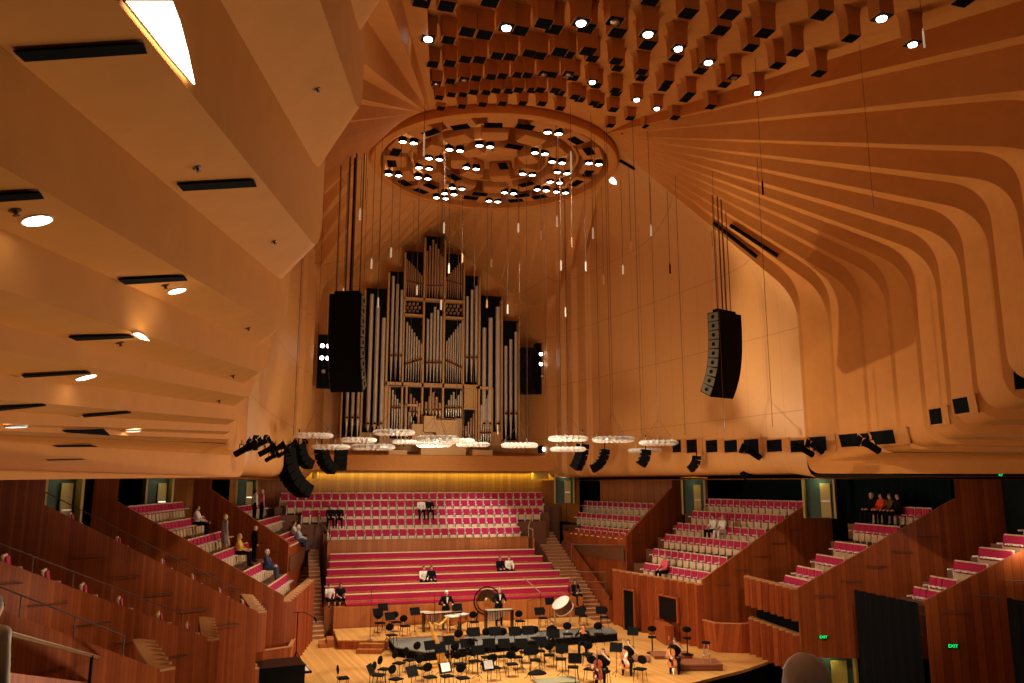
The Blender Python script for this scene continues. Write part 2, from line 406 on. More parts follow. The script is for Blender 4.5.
def clock(P):
    a = math.degrees(math.atan2(P.x, -P.y)) % 360      # 0 = nearest the audience
    h = ['audience side', 'front right', 'right side', 'rear right', 'organ side', 'rear left', 'left side', 'front left'][int((a+22.5)//45) % 8]
    ring = 'outer ring' if P.length > 4.4 else ('middle ring' if P.length > 2.7 else 'inner ring')
    return ring, h
from collections import defaultdict
cnt = defaultdict(list)
for q in TW:
    P = rpos(q); cnt[clock(P)].append((q, P))
proto = None
for key, lst in cnt.items():
    lst.sort(key=lambda t: t[0][0])
    for i, (q, P) in enumerate(lst):
        r = min(P.length, 5.55); P = P.normalized()*r if P.length > 0 else P
        loc = (P.x, 38+P.y, RZ-.20)
        lab = 'white twin spotlight in the rosette, %s, %s%s' % (key[0], key[1], '' if len(lst) == 1 else ', '+nth(i, len(lst)))
        if proto is None:
            proto = thing('twin_spotlight', loc, lab, 'ceiling lamp', 'lit twin lamps in the rosette')
            for s_ in (-1, 1):
                b = MB(); b.lathe((s_*.27, 0, 0), [(.20, .12), (.215, -.1), (.19, -.13), (.18, -.06)], 16); can = smooth_by_angle(b.build('can', BLACK, proto))
                g = MB(); g.lathe((s_*.27, 0, 0), [(.19, -.09), (.10, -.135), (.001, -.15)], 16); g.build('lens', LAMPM, can)
        else: dup(proto, loc, 0, lab)
proto = None
cnt = defaultdict(list)
for q in BLK: P = rpos(q); cnt[clock(P)].append((q, P))
for key, lst in cnt.items():
    lst.sort(key=lambda t: t[0][0])
    for i, (q, P) in enumerate(lst):
        r = min(P.length, 5.55); P = P.normalized()*r; az = math.atan2(P.x, P.y)
        loc = (P.x, 38+P.y, RZ-.205)
        lab = 'dark slot in the rosette, %s, %s%s' % (key[0], key[1], '' if len(lst) == 1 else ', '+nth(i, len(lst)))
        if proto is None:
            b = MB(); b.box((0, 0, 0), (.86, .46, .03)); 
            for k in range(5): b.box((0, -.18+k*.09, -.018), (.82, .012, .02))
            proto = b.build('slot_grille', DARK, loc=None); proto.location = loc; proto.rotation_euler = (0, 0, -az); tag(proto, lab, 'grille', 'dark slots in the rosette')
        else: dup(proto, loc, -az, lab)

# ================================================================== boxes with downlights in the centre ceiling
Z1 = [(135,12),(290,37),(560,8),(175,238,1),(300,247),(417,197),(523,215),(660,168,1),(745,190),(892,145),(955,180),(203,398),(308,393),(405,368),(493,370),(603,346),(684,352),(800,330),(868,345),(225,518,2),(313,503),(398,493,2),(472,485),(566,476),(636,471),(731,464),(793,466),(892,457,2),(946,463),(243,605),(318,587),(390,587),(456,572),(535,573),(597,562),(676,565),(735,558),(820,560),(870,558),(253,672),(385,659),(512,648),(635,642),(762,640),(880,643)]
Z2 = [(255,138,1),(290,172),(465,130,2),(480,203),(670,208,1),(668,278),(858,297,1),(843,358),(918,82),(690,0),(122,322),(177,340),(298,318),(325,363),(473,378),(482,423),(632,445),(630,485),(790,515),(768,548),(928,587),(900,617),(175,458,2),(208,482),(325,505,1),(350,530),(468,560),(472,580),(600,615,1),(725,670,1),(95,562),(123,577),(218,602),(248,617),(335,640),(362,655),(455,680),(125,672)]
Z3 = [(435,88),(648,205),(835,327),(1002,90),(375,187),(563,295),(728,405),(300,383,1),(250,440),(460,477,2),(398,525),(605,573,1),(315,662),(985,455)]
Z5 = [(680,42,1),(755,105,1),(880,2),(62,320),(113,305),(25,303),(32,267),(73,285),(181,284),(267,258),(205,240),(218,228),(88,240,1),(605,92)]
sq = [(400+t[0]/6.206, t[1]/6.206, t[2] if len(t) > 2 else 0) for t in Z1]+[(540+t[0]/6.206, t[1]/6.206, t[2] if len(t) > 2 else 0) for t in Z2]
sq += [(660+t[0]/6.206, t[1]/6.206, t[2] if len(t) > 2 else 0) for t in Z3]+[(600+t[0]/2.415, t[1]/2.415, t[2] if len(t) > 2 else 0) for t in Z5]
done = []; BOXZ = 24.75
uniq = []
for x, y, l in sq:
    if all((x-a)**2+(y-b)**2 > 9 for a, b, c in uniq): uniq.append((x, y, l))
CB = {}
def ceil_box(loc, s, lit, lab):
    loc = Vector(loc); HH = zcl(loc.y)-loc.z+.06; key = (round(s/.07), round(HH/.12), lit)
    if key not in CB:
        t = thing('ceiling_downlight_box', loc, lab, 'ceiling box', 'plywood boxes with square mouths in the centre ceiling'); h = s/2
        b = MB(); H = HH; n = 6
        # square shaft whose sides flare in a quarter curve into the ceiling
        prof = [(h+.03, 0), (h+.03, H*.45)]+[(h+.03+s*.42*(1-math.cos(math.pi/2*i/n)), H*.45+H*.55*math.sin(math.pi/2*i/n)) for i in range(1, n+1)]
        for (r0, z0), (r1, z1) in zip(prof[:-1], prof[1:]):
            # flare only sideways so that fore and aft faces stay flat
            A = [(-r0, -h, z0), (r0, -h, z0), (r0, h, z0), (-r0, h, z0)]; B_ = [(-r1, -h, z1), (r1, -h, z1), (r1, h, z1), (-r1, h, z1)]
            for i in range(4): b.quad(A[i], A[(i+1) % 4], B_[(i+1) % 4], B_[i])
        b.add([(-h-.03, -h, 0), (h+.03, -h, 0), (h+.03, h, 0), (-h-.03, h, 0)], [(0, 1, 2, 3)])
        b.build('housing', PLYC, t)
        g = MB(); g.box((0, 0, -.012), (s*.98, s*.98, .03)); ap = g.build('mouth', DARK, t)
        if lit:
            g = MB(); g.lathe((0, 0, -.02), [(s*.34, 0), (s*.30, -.05), (.001, -.07)], 18); g.build('lens', LAMPM if lit == 1 else mat('dim_lens', (.30, .22, .13), .2, .5), ap)
        CB[key] = t; return t
    return dup(CB[key], loc, 0, lab)
boxes = []
for x, y, l in uniq:
    d_ = ray(x, y); t_ = (ZB_(0)-CAM.z)/(d_.z-.27*d_.y); P = CAM+d_*t_
    if P.y < 8: continue
    boxes.append((P, l, x, y))
rows = defaultdict(list)
for P, l, x, y in boxes: rows[int((34.0-P.y)//1.9)].append((P, l, x, y))
for rk in rows:
    lst = sorted(rows[rk], key=lambda t: t[0].x)
    for i, (P, l, x, y) in enumerate(lst):
        s = (7.6+(105-y)*.105)*(P-CAM).dot(_F)/FPX; s = max(.34, min(.7, s))
        st = ['dark-mouthed', 'brightly lit', 'dim-lensed'][l]
        dist = ['nearest the rosette', 'second band out from the rosette', 'third band out from the rosette', 'fourth band out', 'fifth band out', 'sixth band out', 'seventh band out', 'eighth band out', 'ninth band out', 'tenth band out', 'eleventh band out'][min(10, max(0, rk))]
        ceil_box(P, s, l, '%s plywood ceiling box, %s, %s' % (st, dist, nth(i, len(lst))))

# ================================================================== organ
YO = 54.7
def OX(x, y=340, Y=YO): return hit(x, y, 1, Y)
org = thing('pipe_organ', (0, 55, 8.4), 'tall stepped pipe organ with tin pipes and oak framing on the back wall', 'organ')
OL = Vector((0, 55, 8.4))
def o_box(x0, x1, y0, y1, Y0, Y1, mb):
    c = [hit((x0+x1)/2, y0, 1, Y0), hit((x0+x1)/2, y1, 1, Y0)]; a = hit(x0, (y0+y1)/2, 1, Y0); b = hit(x1, (y0+y1)/2, 1, Y0)
    z1, z0 = c[0].z, c[1].z
    mb.box(Vector(((a.x+b.x)/2, (Y0+Y1)/2, (z0+z1)/2))-OL, (b.x-a.x, Y1-Y0, z1-z0))
TOW = [(424.5,443,236.5,300),(405,423,251.5,299),(445,462.5,254,300),(404,422.5,301,314.5),(445,462.5,303,316.5),(424.5,443,301,383),(404,422.5,316,383),(445,463,319,384),
       (388,402.5,271.5,383),(464.5,478.5,276,384),(364.5,385.5,288.5,432),(480.5,501,296,432),(503,518.5,321,440),(343.5,362,314,440),(390,405,386,438),(407,417.5,406,438),(406,463,387,420),(464,475.5,409,440),(477,491.5,389,446)]
for (x0, x1, y0, y1) in TOW:
    m = MB(); o_box(x0, x1, y0, y1, YO+.25, YO+.95, m); m.build('dark_chest', BLACK, org)
m = MB()
for x0, x1, y0, y1 in [(422.6,424.4,237,446),(443.1,444.9,240,446),(402.6,404.2,252,446),(463,464.4,256,440),(386,388,272,440),(478.6,480.3,277,440),(501.2,502.8,300,440),(518.6,520,322,448),(362.2,364,290,440),(341.8,343.3,314,448),
                       (385.5,480,383.2,387.2),(389,406,385.2,386.6),(476,492,386.5,389),(405.2,407,386,446),(388,390,386,446),(417.6,419.4,404,440),(406,419,404,406.4),(475.6,477,388,446),(491.6,493,388,446),(464,476,407,409.4),(462.6,464,387,440),(404,463,298.6,301),(404,423,314,316),(444.5,463,316.6,318.6),(430,431.2,387,440) ]:
    o_box(x0, x1, y0, y1, YO-.25, YO+.3, m)
m.build('case_frame', OAK, org)
for x0, x1, y0, y1 in [(464.5,475.6,386.8,407),(380,388,386,446),(420,462,418,446),(493,501,432,446)]: m = MB(); o_box(x0, x1, y0, y1, YO-.1, YO+.25, m); m.build('case_panel', OAK, org)
NPIPE = [0]
def pipe(x, ytop, ybot, w, mouth=None, mi=PIPE, Y=YO-.02):
    NPIPE[0] += 1
    a = hit(x, ytop, 1, Y); b = hit(x, ybot, 1, Y); r = w/2*(a-CAM).length/FPX*.97*math.cos(math.radians(6)); zt_ = a.z-OL.z; zb = b.z-OL.z; L = zt_-zb
    zm = (hit(x, mouth, 1, Y).z-OL.z) if mouth else zb+L*.16
    p = MB(); c = Vector((b.x-OL.x, Y-OL.y, 0))
    p.lathe(c, [(r*.22, zb), (r*.98, zm-.10)], 10, 0); p.lathe(c, [(r*.98, zm-.10), (r*1.04, zm-.1), (r*1.04, zm+.22), (r, zm+.22)], 10, 1)
    p.lathe(c, [(r, zm+.22), (r, zt_), (r*.6, zt_), (r*.6, zt_-.1)], 10, 0)
    p.box(c+Vector((0, -r*.9, zm+.03)), (r*1.1, r*.35, .12), mi=2)
    o = p.build('pipe', [mi, PIPEW, BLACK], org); smooth_by_angle(o, 40)
for x, t in zip((426.5,429.3,432.2,435,437.6,440,442), (251,246,240,244,249,254,257)): pipe(x, t, 298, 2.2, 286, PIPEW)
for i in range(8): pipe(406.3+i*2.15, 259+i*2.3, 298, 1.6, 281+i*.5, PIPEW)
for i in range(8): pipe(446.3+i*2.15, 277-i*2.3, 299, 1.6, 281+i*.5, PIPEW)
for i, t in enumerate((319,313,307,310,316)): pipe(426.8+i*3.4, t, 382, 2.6, 363)
for i in range(7): pipe(405.8+i*2.5, 322+i*3.6, 382, 1.9, 364-i*.8)
for i in range(8): pipe(446.2+i*2.2, 341-i*2.9, 383, 1.7, 361+i*1)
for x, t in ((390.6,276),(395.2,284),(399.8,290)): pipe(x, t, 381, 3.1, 356)
for x, t in ((466.6,296.5),(471.3,290),(475.9,286)): pipe(x, t, 382, 3.1, 358)
for x, t, b in ((367.6,294,431),(374.2,306,431),(380.7,318,431)): pipe(x, t, b, 4.2, 424)
for x, t, b, w in ((484,328,390,4.2),(490.3,318,390,4.8),(497.6,307,438,5.2)): pipe(x, t, b, w, 424)
for x, t in ((346,331),(351.6,339),(357.2,346)): pipe(x, t, 437, 3.4, 418)
for x, t in ((505.8,346),(510.8,339.5),(516,332)): pipe(x, t, 439, 3.4, 414)
for i, t in enumerate((390,395,399,403,406.5,410)): pipe(391.6+i*2.5, t, 437, 2.0, 408, PIPE)
for i, t in enumerate((408,405,402,398.5,395,391.5)): pipe(478.8+i*2.3, t, 445, 2.0, 433, PIPE)
for i in range(4): pipe(408.5+i*2.4, 412+i*4.5, 437, 1.8, None, PIPE)
for i in range(4): pipe(465.8+i*2.5, 426-i*4, 440, 1.8, None, PIPEW)
for i, t in enumerate((392,396,399,401)): pipe(410.5+i*3, t+2, 417, 2.2, 412, PIPEW)
for i, t in enumerate((402,396,392,397,403)): pipe(425.8+i*3.5, t, 417, 3.0, 410, PIPEW)
for i, t in enumerate((405,400,395,392,399,395,391)): pipe(446.2+i*2.4, t, 417, 1.9, 408, PIPE)
for (xa, ya) in ((404.5, 302), (445.5, 304)):
    for r_ in range(3):
        for c_ in range(3 if r_ % 2 else 4): 
            pass
g = MB()
for (xa, ya) in ((406.5, 304.2), (447.3, 306.4)):
    for r_ in range(3):
        for c_ in range(4): 
            P = hit(xa+c_*4+(2 if r_ % 2 else 0)-1, ya+r_*3.7, 1, YO+.18)-OL; g.tube(P, P+Vector((0, -.25, .04)), .12, .05, 8)
g.build('horizontal_pipe_mouths', PIPEW, org)
# console and plinth boxes
for x0, x1, y0, y1, d in [(424,436,416,432,.5),(436,458,420,440,.3),(412,424,424,444,.2)]: con = MB(); o_box(x0, x1, y0, y1, YO-1.0-d, YO-.1, con); con.build('console_cabinet', OAK, org)
for x0, x1, y0, y1 in [(421,466,443,462),(388.5,407,450,463.5),(472.5,492.5,450,463.5)]: pl = MB(); o_box(x0, x1, y0, y1, 53.2, 54.3, pl); pl.build('plinth_box', mat('pale_oak_veneer', (.62, .36, .13), .5), org)
# balcony front under the organ: curved plywood band and its soffit
mb = MB(); BZ = 8.55
band = [(8.25, 52.0), (6.5, 52.35), (3, 52.5), (0, 52.5), (-3, 52.5), (-6.5, 52.35), (-8.25, 52.0)]
for (x0, y0), (x1, y1) in zip(band[:-1], band[1:]):
    mb.quad((x0, y0+.3, 9.55), (x1, y1+.3, 9.55), (x1, y1, BZ), (x0, y0, BZ)); mb.quad((x0, y0+.3, 9.55), (x1, y1+.3, 9.55), (x1, 55.8, 9.9), (x0, 55.8, 9.9)); mb.quad((x0, y0, BZ), (x1, y1, BZ), (x1, 56, BZ), (x0, 56, BZ))
struct('trim_organ_balcony', mb, [PLYC])

# ================================================================== hanging loudspeaker arrays
def line_array(cx, cy, ztop, side, lab, W=1.2):
    t = thing('hanging_loudspeaker_array', (cx, cy, ztop), lab, 'loudspeaker array')
    n = 9; ang = side*math.radians(20); D = .62; H = .395
    F = Vector((math.sin(ang), -math.cos(ang), 0)); X = Vector((math.cos(ang), math.sin(ang), 0))
    p = Vector((0, 0, -.18)); tilt = 0.0
    for i in range(n):
        tilt = math.radians([0, 0, 2, 4, 7, 11, 16, 22, 28][i])
        M = Matrix.Rotation(ang, 4, 'Z') @ Matrix.Rotation(tilt, 4, 'X')
        # local frame: x across, -y to the front; hang each cabinet from the rear corner of the one above
        cen = M @ Vector((0, 0, -H/2))
        b = MB(); b.box((0, 0, 0), (W, D, H+.035)); b.v = [tuple(M @ Vector(v)+cen+p) for v in b.v]; cab = b.build('cabinet', BLACK, t)
        for s_ in (-1, 1):
            g = MB(); g.box((s_*(W/2+.012), 0, 0), (.03, D*.86, H*.88)); g.v = [tuple(M @ Vector(v)+cen+p) for v in g.v]; g.build('side_plate', mat('grey_green_metal', (.20, .19, .13), .5, .3), cab)
            g = MB(); g.tube((s_*(W/2+.02), 0, 0), (s_*(W/2+.045), 0, 0), .085, n=10); g.v = [tuple(M @ Vector(v)+cen+p) for v in g.v]; g.build('handle', BLACK, cab)
        p = p + (M @ Vector((0, 0, -H)))
    b = MB(); b.rbox((0, 0, -.08), (W*.8, .3, .14), .02, ang); b.build('rigging_frame', BLACK, t)
    zc = roof_z((cx, cy, ztop))-ztop
    for dx in (-.45, -.1, .15, .45):
        b = MB(); q = X*dx; b.tube(q, q+Vector((0, 0, zc)), .035 if dx in (-.1, .15) else .022, n=6); b.build('suspension_cable', CABLE, t)
    return t
line_array(8.1, 29.6, 15.12, 1, 'black curved loudspeaker array hanging before the right wall', 1.5)
line_array(-8.0, 29.6, 14.85, -1, 'broad black loudspeaker array hanging in front of the organ at left')

# small curved arrays hung under the rim of the shells
def small_array(x, y, d, n, w, ang, curve, lab):
    P = at_depth(x, y, d); t = thing('small_loudspeaker_array', P, lab, 'loudspeaker', 'small curved loudspeaker arrays under the shell rim'); h = w*.42
    p = Vector((0, 0, h*n/2)); 
    for i in range(n):
        M = Matrix.Rotation(ang, 4, 'Z') @ Matrix.Rotation(curve*i/(n-1)+.1, 4, 'X')
        b = MB(); b.box((0, 0, -h/2), (w, w*.7, h*.93), taper=.96); b.v = [tuple(M @ Vector(v)+p) for v in b.v]; cab = b.build('cabinet', BLACK, t)
        g = MB(); g.box((0, w*.355, -h/2), (w*.5, .03, h*.4)); g.v = [tuple(M @ Vector(v)+p) for v in g.v]; g.build('connector_plate', CHROME, cab)
        p = p+(M @ Vector((0, 0, -h)))
    b = MB(); b.tube((0, 0, h*n/2), (0, 0, h*n/2+.8), .03, n=6); b.build('hanger', BLACK, t)
small_array(283, 476, 41, 7, 1.0, -.9, 1.0, 'largest small curved loudspeaker array, at the tip of the left shell')
small_array(298, 458, 42, 5, .7, -.9, 1.1, 'small curved loudspeaker hung just above the biggest one at left')
small_array(321, 462, 44, 5, .75, -1.0, 1.0, 'curved black loudspeaker hung left of the boxy one over the choir')
small_array(341, 457, 46, 5, .72, .1, .15, 'straight boxy black loudspeaker hung left of the organ plinth')
small_array(583, 457, 44, 5, .7, .7, .5, 'upright curved loudspeaker hung right of the organ, left of its twin')
small_array(605, 462, 46.5, 5, .7, 1.4, 1.0, 'sloping curved loudspeaker hung right of the organ, right of its twin')
small_array(646, 458, 42, 3, .7, 1.3, .5, 'flat black loudspeaker under the two rightmost clear rings')
small_array(697, 464, 40, 4, .5, .8, .8, 'small drooping loudspeaker below the niches, left of the curved one')
small_array(755, 469, 38, 5, .6, 1.0, .9, 'small curved loudspeaker below the niches at the right')

# lighting boxes beside the organ
def side_tower(x0, x1, y0, y1, lab, lamps, name='lighting_tower'):
    P = hit((x0+x1)/2, y1, 1, 53.6 if x0 > 400 else 51.5); Yp = P.y
    a = hit(x0, (y0+y1)/2, 1, Yp); b = hit(x1, (y0+y1)/2, 1, Yp); z1 = hit((x0+x1)/2, y0, 1, Yp).z; H = z1-P.z; W = b.x-a.x
    t = thing(name, (P.x, Yp, P.z), lab, 'stage lighting' if lamps else 'loudspeaker')
    m = MB(); m.box((0, .2, H/2), (W, .35, H)); m.build('back_box', BLACK, t)
    m = MB()
    for s_ in (-1, 1): m.box((s_*W/2, -.02, H/2), (.05, .12, H))
    m.box((0, -.02, H), (W, .12, .05)); m.build('frame', BLACKG, t)
    for (fx, fz, r) in lamps:
        m = MB(); m.tube((fx*W, -.3, fz*H), (fx*W, .03, fz*H), .17, .13, 12); L = m.build('spot_can', BLACK, t)
        g = MB(); g.lathe((0, 0, 0), [(.13, 0), (.07, .04), (.001, .05)], 12, M=Matrix.Rotation(math.pi/2, 4, 'X')); g.v = [(v[0]+fx*W, v[1]-.3, v[2]+fz*H) for v in g.v]
        g.build('lens', LAMPM if r else CHROME, L)
    if not lamps:
        m = MB()
        for k in range(6): m.box((0, -.03, H*(k+.5)/6), (W*.86, .08, H/6.6))
        m.build('speaker_cabinet', BLACKG, t)
side_tower(535.5, 551, 344, 394, 'tall dark box with four lit spotlights, right of the organ', [(-.22, .78, 1), (.22, .78, 1), (-.22, .58, 1), (.22, .58, 1), (-.1, .35, 0), (.1, .15, 0)])
side_tower(521, 533, 348, 394, 'narrow black loudspeaker column between organ and spotlight box', [], 'loudspeaker_column')
side_tower(316.5, 330, 335, 388, 'dark box with four lit spotlights at the left rear corner', [(-.22, .78, 1), (.22, .78, 1), (-.22, .55, 1), (.22, .55, 1), (-.05, .3, 0)])
side_tower(539.5, 551, 446, 453, 'low dark box with two lit lamps under the spotlight tower', [(-.22, .5, 1), (.25, .5, 1)])

# ================================================================== acoustic rings
RNG = [(313.5,435.5,39),(358.6,440,36),(331,447,38),(373,447,44),(394,432.5,42),(408.5,442,33),(437.5,438.7,44),(456,441,38),(473,444.5,34),(519.7,445.3,37),(568,438.7,40),(613.5,439.6,43),(568,449.3,36),(658.5,442.8,39),(645,450.5,34),(693,437,32),(434,444.5,36)]
ACR = mat('clear_acrylic', (.95, .90, .78), .18, trans=.12, emit=0, coat=.5, noise=.2, nscale=20)
proto = None; RNG.sort()
for i, (x, y, w_) in enumerate(RNG):
    P = at_depth(x, y, FPX*1.86/w_)
    lab = 'clear acrylic reflector ring above the platform, %s' % nth(i, len(RNG))
    if proto is None:
        proto = thing('acoustic_ring', P, lab, 'reflector ring', 'clear rings hanging over the platform')
        m = MB()
        for k in range(40):
            t0 = 2*math.pi*k/40; t1 = 2*math.pi*(k+1)/40
            bul = .19+.035*math.cos(k*math.pi)      # ribbed tube
            for j in range(10):
                a0 = 2*math.pi*j/10; a1 = 2*math.pi*(j+1)/10
                f = lambda t, a, b: ((.72+b*math.cos(a))*math.cos(t), (.72+b*math.cos(a))*math.sin(t), b*math.sin(a)*.55)
                b0 = .19+.035*math.cos(k*math.pi); b1 = .19+.035*math.cos((k+1)*math.pi)
                m.quad(f(t0, a0, b0), f(t1, a0, b1), f(t1, a1, b1), f(t0, a1, b0))
        m.build('ring', ACR, proto)
        m = MB(); 
        for k in range(3):
            t = 2*math.pi*k/3; m.tube((.72*math.cos(t), .72*math.sin(t), .16), (.72*math.cos(t), .72*math.sin(t), .30), .03, n=6)
        m.build('lug', CHROME, proto)
    o = proto if i == 0 else dup(proto, P, i*.7, lab)
    ring_objs = globals().setdefault('ring_objs', []); ring_objs.append(o); continue
for o in ring_objs:
    P = o.location; zc = roof_z(P)-P.z
    m = MB(); m.tube((0, 0, 1.1), (0, 0, zc), .010, n=4)
    for k in range(3):
        t = 2*math.pi*k/3; m.tube((.72*math.cos(t), .72*math.sin(t), .25), (0, 0, 1.1), .008, n=4)
    m.build('suspension_wire', CABLE, o)

# ================================================================== hanging microphones / small pendant tubes
PT = [(360,215,34,'w'),(365,206,36,'d'),(424,145,33,'l'),(557,222,36,'w'),(593,233.6,35,'w'),(651,231,35,'w'),(571,163,34,'l'),(572,243,40,'d'),(561,266,40,'w'),(586,267,40,'w'),(623,270,42,'w'),(603.6,280,44,'d'),(565.6,312.6,42,'w'),
      (631,247,40,'d'),(712.7,252.5,38,'d'),(670,269,38,'b'),(371.5,264,38,'w'),(391,253,40,'w'),(378,303,40,'w'),(417,290.6,42,'w'),(449,269,40,'w'),(462,258.6,44,'d'),(441,305.5,42,'w'),(507.8,309.7,44,'w'),(487,304,46,'d'),(491.5,263,46,'d'),
      (518.4,228.4,44,'w'),(343.4,294,38,'w'),(444,228.5,38,'w'),(541,235.6,42,'d'),(923.8,39.3,20,'w'),(762.7,188.4,26,'b'),(873,203,24,'g'),(733.5,521,0,'s')]
PT.sort(); PT = [p for p in PT if p[3] != 's']; protos = {}
PM = {'w': mat('white_tube_glow', (.95, .88, .72), .4, emit=.25, ecol=(1, .85, .6)), 'd': mat('tan_plastic_tube', (.75, .42, .2), .5), 'l': mat('white_tube_glow', (.9, .8, .6), .4), 'b': BLACK, 'g': CHROME}  # light on the pale tubes is put in as a faint glow
NMW = {'w': 'pale', 'd': 'tan', 'l': 'long pale', 'b': 'black', 'g': 'steel'}
for i, (x, y, d, k) in enumerate(PT):
    P = at_depth(x, y, d); lab = '%s tube microphone hung on a wire, %s of the hanging tubes' % (NMW[k], nth(i, len(PT)))
    t = thing('hanging_microphone', P, lab, 'microphone', 'tube microphones hung on wires')
    L = .45 if k != 'l' else .95; r = .035*d/30
    m = MB(); m.tube((0, 0, -L/2), (0, 0, L/2), r, n=8); m.tube((0, 0, L/2), (0, 0, L/2+.08), r*.5, n=6); m.build('capsule', PM[k], t)
    zc = roof_z(P)-P.z
    m = MB(); m.tube((0, 0, L/2), (0, 0, max(zc, 1)), .011*d/30, n=4); m.build('wire', CABLE, t)
# bare rigging cables hanging to the platform
for i, (x, y, d) in enumerate([(527,330,38),(598,330,36),(610,380,36),(680,300,36),(770,380,30),(545,300,40),(640,380,34),(560,330,36),(715,230,34),(300,300,36)]):
    P = at_depth(x, y, d); zc = roof_z((P.x, P.y, 12))
    m = MB(); m.tube((0, 0, 9.8-P.z), (0, 0, zc-P.z), .012, n=4); o = m.build('rigging_cable', CABLE); o.location = P
    tag(o, 'thin dark rigging cable hanging above the platform, %s' % (['beside the organ tower','crossing the smooth right wall','second on the smooth right wall','left of the right loudspeaker array','right of the right loudspeaker array','along the rear corner fold','third on the smooth right wall','fourth on the smooth right wall','just above the right loudspeaker array','beside the left rear corner'][i]), 'cable', 'rigging cables')
P = at_depth(353, 225, 32)
m = MB(); m.tube((0, 0, -4.6), (0, 0, 3.0), .055, n=8); o = m.build('hanging_pole', BLACK); o.location = P; tag(o, 'long black pole hanging over the left loudspeaker array', 'pole')

# ================================================================== vents and small lamps on the undersides of the left shells, niches on the right wall
def on_left(pts):                                    # quad corners measured in the photo, laid on the shell surface
    out = []
    for x, y in pts:
        p, n = on_shell(x, y)
        if p is None: return None, None
        out.append(p+n*.012)
    return out, n
VN = [[(12,48),(142,40),(146,50),(23,58)],[(176,182),(253,178),(256,184.5),(182,188.5)],[(-2,191),(38,189),(43,195),(-2,198)],[(117,277),(183,274),(187,278),(124,282)],[(68,334.5),(130,333),(134,335.5),(76,338)],
      [(21,373),(86,369.5),(90,371),(24,375)],[(-2,405),(42,403),(46,404),(-2,408)],[(82,413.5),(127,410.5),(131,411.5),(84,415)],[(62,431),(104,428.8),(108,430),(66,432.5)],[(52,445.4),(90,443.8),(96,445),(56,446.6)],[(45,459.4),(80,458.6),(84,459.6),(48,460.6)]]
VL = ['longest dark slot vent, at the top left under the left shells','dark slot vent beside the shell tip at upper left','short dark slot vent at the left picture edge, above the first round lamp','dark slot vent left of the second round lamp','dark slot vent below the small glowing patch','thin slot vent above the third round lamp','thin slot vent at the left edge, below the third lamp','thin slot vent right of the one at the left edge','thin slot vent between the two lowest lamps','very thin slot vent, second lowest under the left shells','lowest and thinnest slot vent under the left shells']
for pts, lab in zip(VN, VL):
    q, n = on_left(pts)
    if q is None: continue
    c = sum(q, Vector())/4; t = thing('slot_vent', c, lab, 'vent', 'slot vents under the left shells')
    # flatten on the best plane
    nn = (q[1]-q[0]).cross(q[3]-q[0]).normalized(); nn = nn if nn.dot(n) > 0 else -nn
    q = [p-nn*((p-c).dot(nn))-c for p in q]
    m = MB(); m.slab([p+nn*.008 for p in q], .02); m.build('grille', DARK, t)
    m = MB()
    for k in (.3, .5, .7):
        a = q[0].lerp(q[3], k); b = q[1].lerp(q[2], k); m.tube(a+nn*.01, b+nn*.01, .006, n=4)
    m.build('blades', BLACK, t)
def flush_lamp(x, y, r, lab, name='round_soffit_lamp'):
    for dy in (0, 1, -1, 2, -2, 3, -3, 4, -4, 6, -6, 8, -8):
        p, n = on_shell(x, y+dy)
        if p is not None and (n.z < -.75 or x > 500): break
    if p is None: return
    t = thing(name, p, lab, 'ceiling lamp', 'small round lamps in the shells'); M = frame(n)
    m = MB(); m.lathe((0, 0, 0), [(r*1.12, -.02), (r*1.12, .012), (r, .014), (r, .004)], 18, M=M); m.build('trim_ring', WHITE, t)
    m = MB(); m.lathe((0, 0, 0), [(r, .005), (r*.6, .010), (.001, .011)], 18, M=M); m.build('lens', LAMPM, t)
for x, y, r, lab in [(37,220,.13,'round white lamp in the left soffit, nearest the left picture edge'),(177,290.5,.12,'round white lamp below the second slot vent'),(86,377,.13,'round white lamp beside the thin vents at left'),(16,426.5,.13,'round lamp low at the left edge'),(133,433,.13,'round lamp low in the left shells, right of its neighbour'),]:
    flush_lamp(x, y, r, lab)
# sprinkler heads
SPK = [(317,89.5),(197,167.5),(274,241.5),(15,210),(165,285),(248,328),(120,342.5),(233,375.5),(219,400.5)]
for i, (x, y) in enumerate(SPK):
    p, n = on_shell(x, y)
    if p is None: continue
    M = frame(n); m = MB(); m.lathe((0, 0, 0), [(.055, -.01), (.055, .01), (.018, .015), (.018, .05), (.035, .055), (.001, .06)], 10, M=M)
    o = m.build('sprinkler_head', mat('brass_dark', (.12, .07, .03), .4, .6)); o.location = p
    SL = sorted(SPK, key=lambda t: t[1]); tag(o, 'small dark sprinkler head under the left shells, %s' % nth(SL.index((x, y)), len(SPK), 'top', 'bottom'), 'sprinkler', 'sprinkler heads under the left shells')
# glowing patches painted where hidden lamps light the risers of the left shells
def cove(pts, lab, power, spot=None):
    q, n = on_left(pts); 
    if q is None: return
    c = sum(q, Vector())/len(q); t = thing('riser_glow_patch', c, lab, 'light patch'); m = MB(); m.slab([p-c+n*.03 for p in q], .03); m.build('glow_patch', mat('riser_light_glow', (1, .93, .72), .4, emit=9), t)
    m = MB()
    for a, b in zip(q, q[1:]+q[:1]): m.tube(a-c+n*.03, b-c+n*.03, .015, n=4)
    m.build('trim', OAK, t)
cove([(119,1),(165,1),(173,22),(181,52),(188,84),(160,52)], 'large white glowing patch for lamp light on the riser, top left', 1)
cove([(131,331),(137,330.5),(142,333),(147,337),(139,335)], 'small glowing patch for lamp light on the left shells', 1)
lamp('SPOT', 'cove_spill', on_shell(138, 333)[0]+Vector((.2, .0, -.25)), 16, (1, .9, .7), .05, on_shell(139, 315)[0], 120, 1)

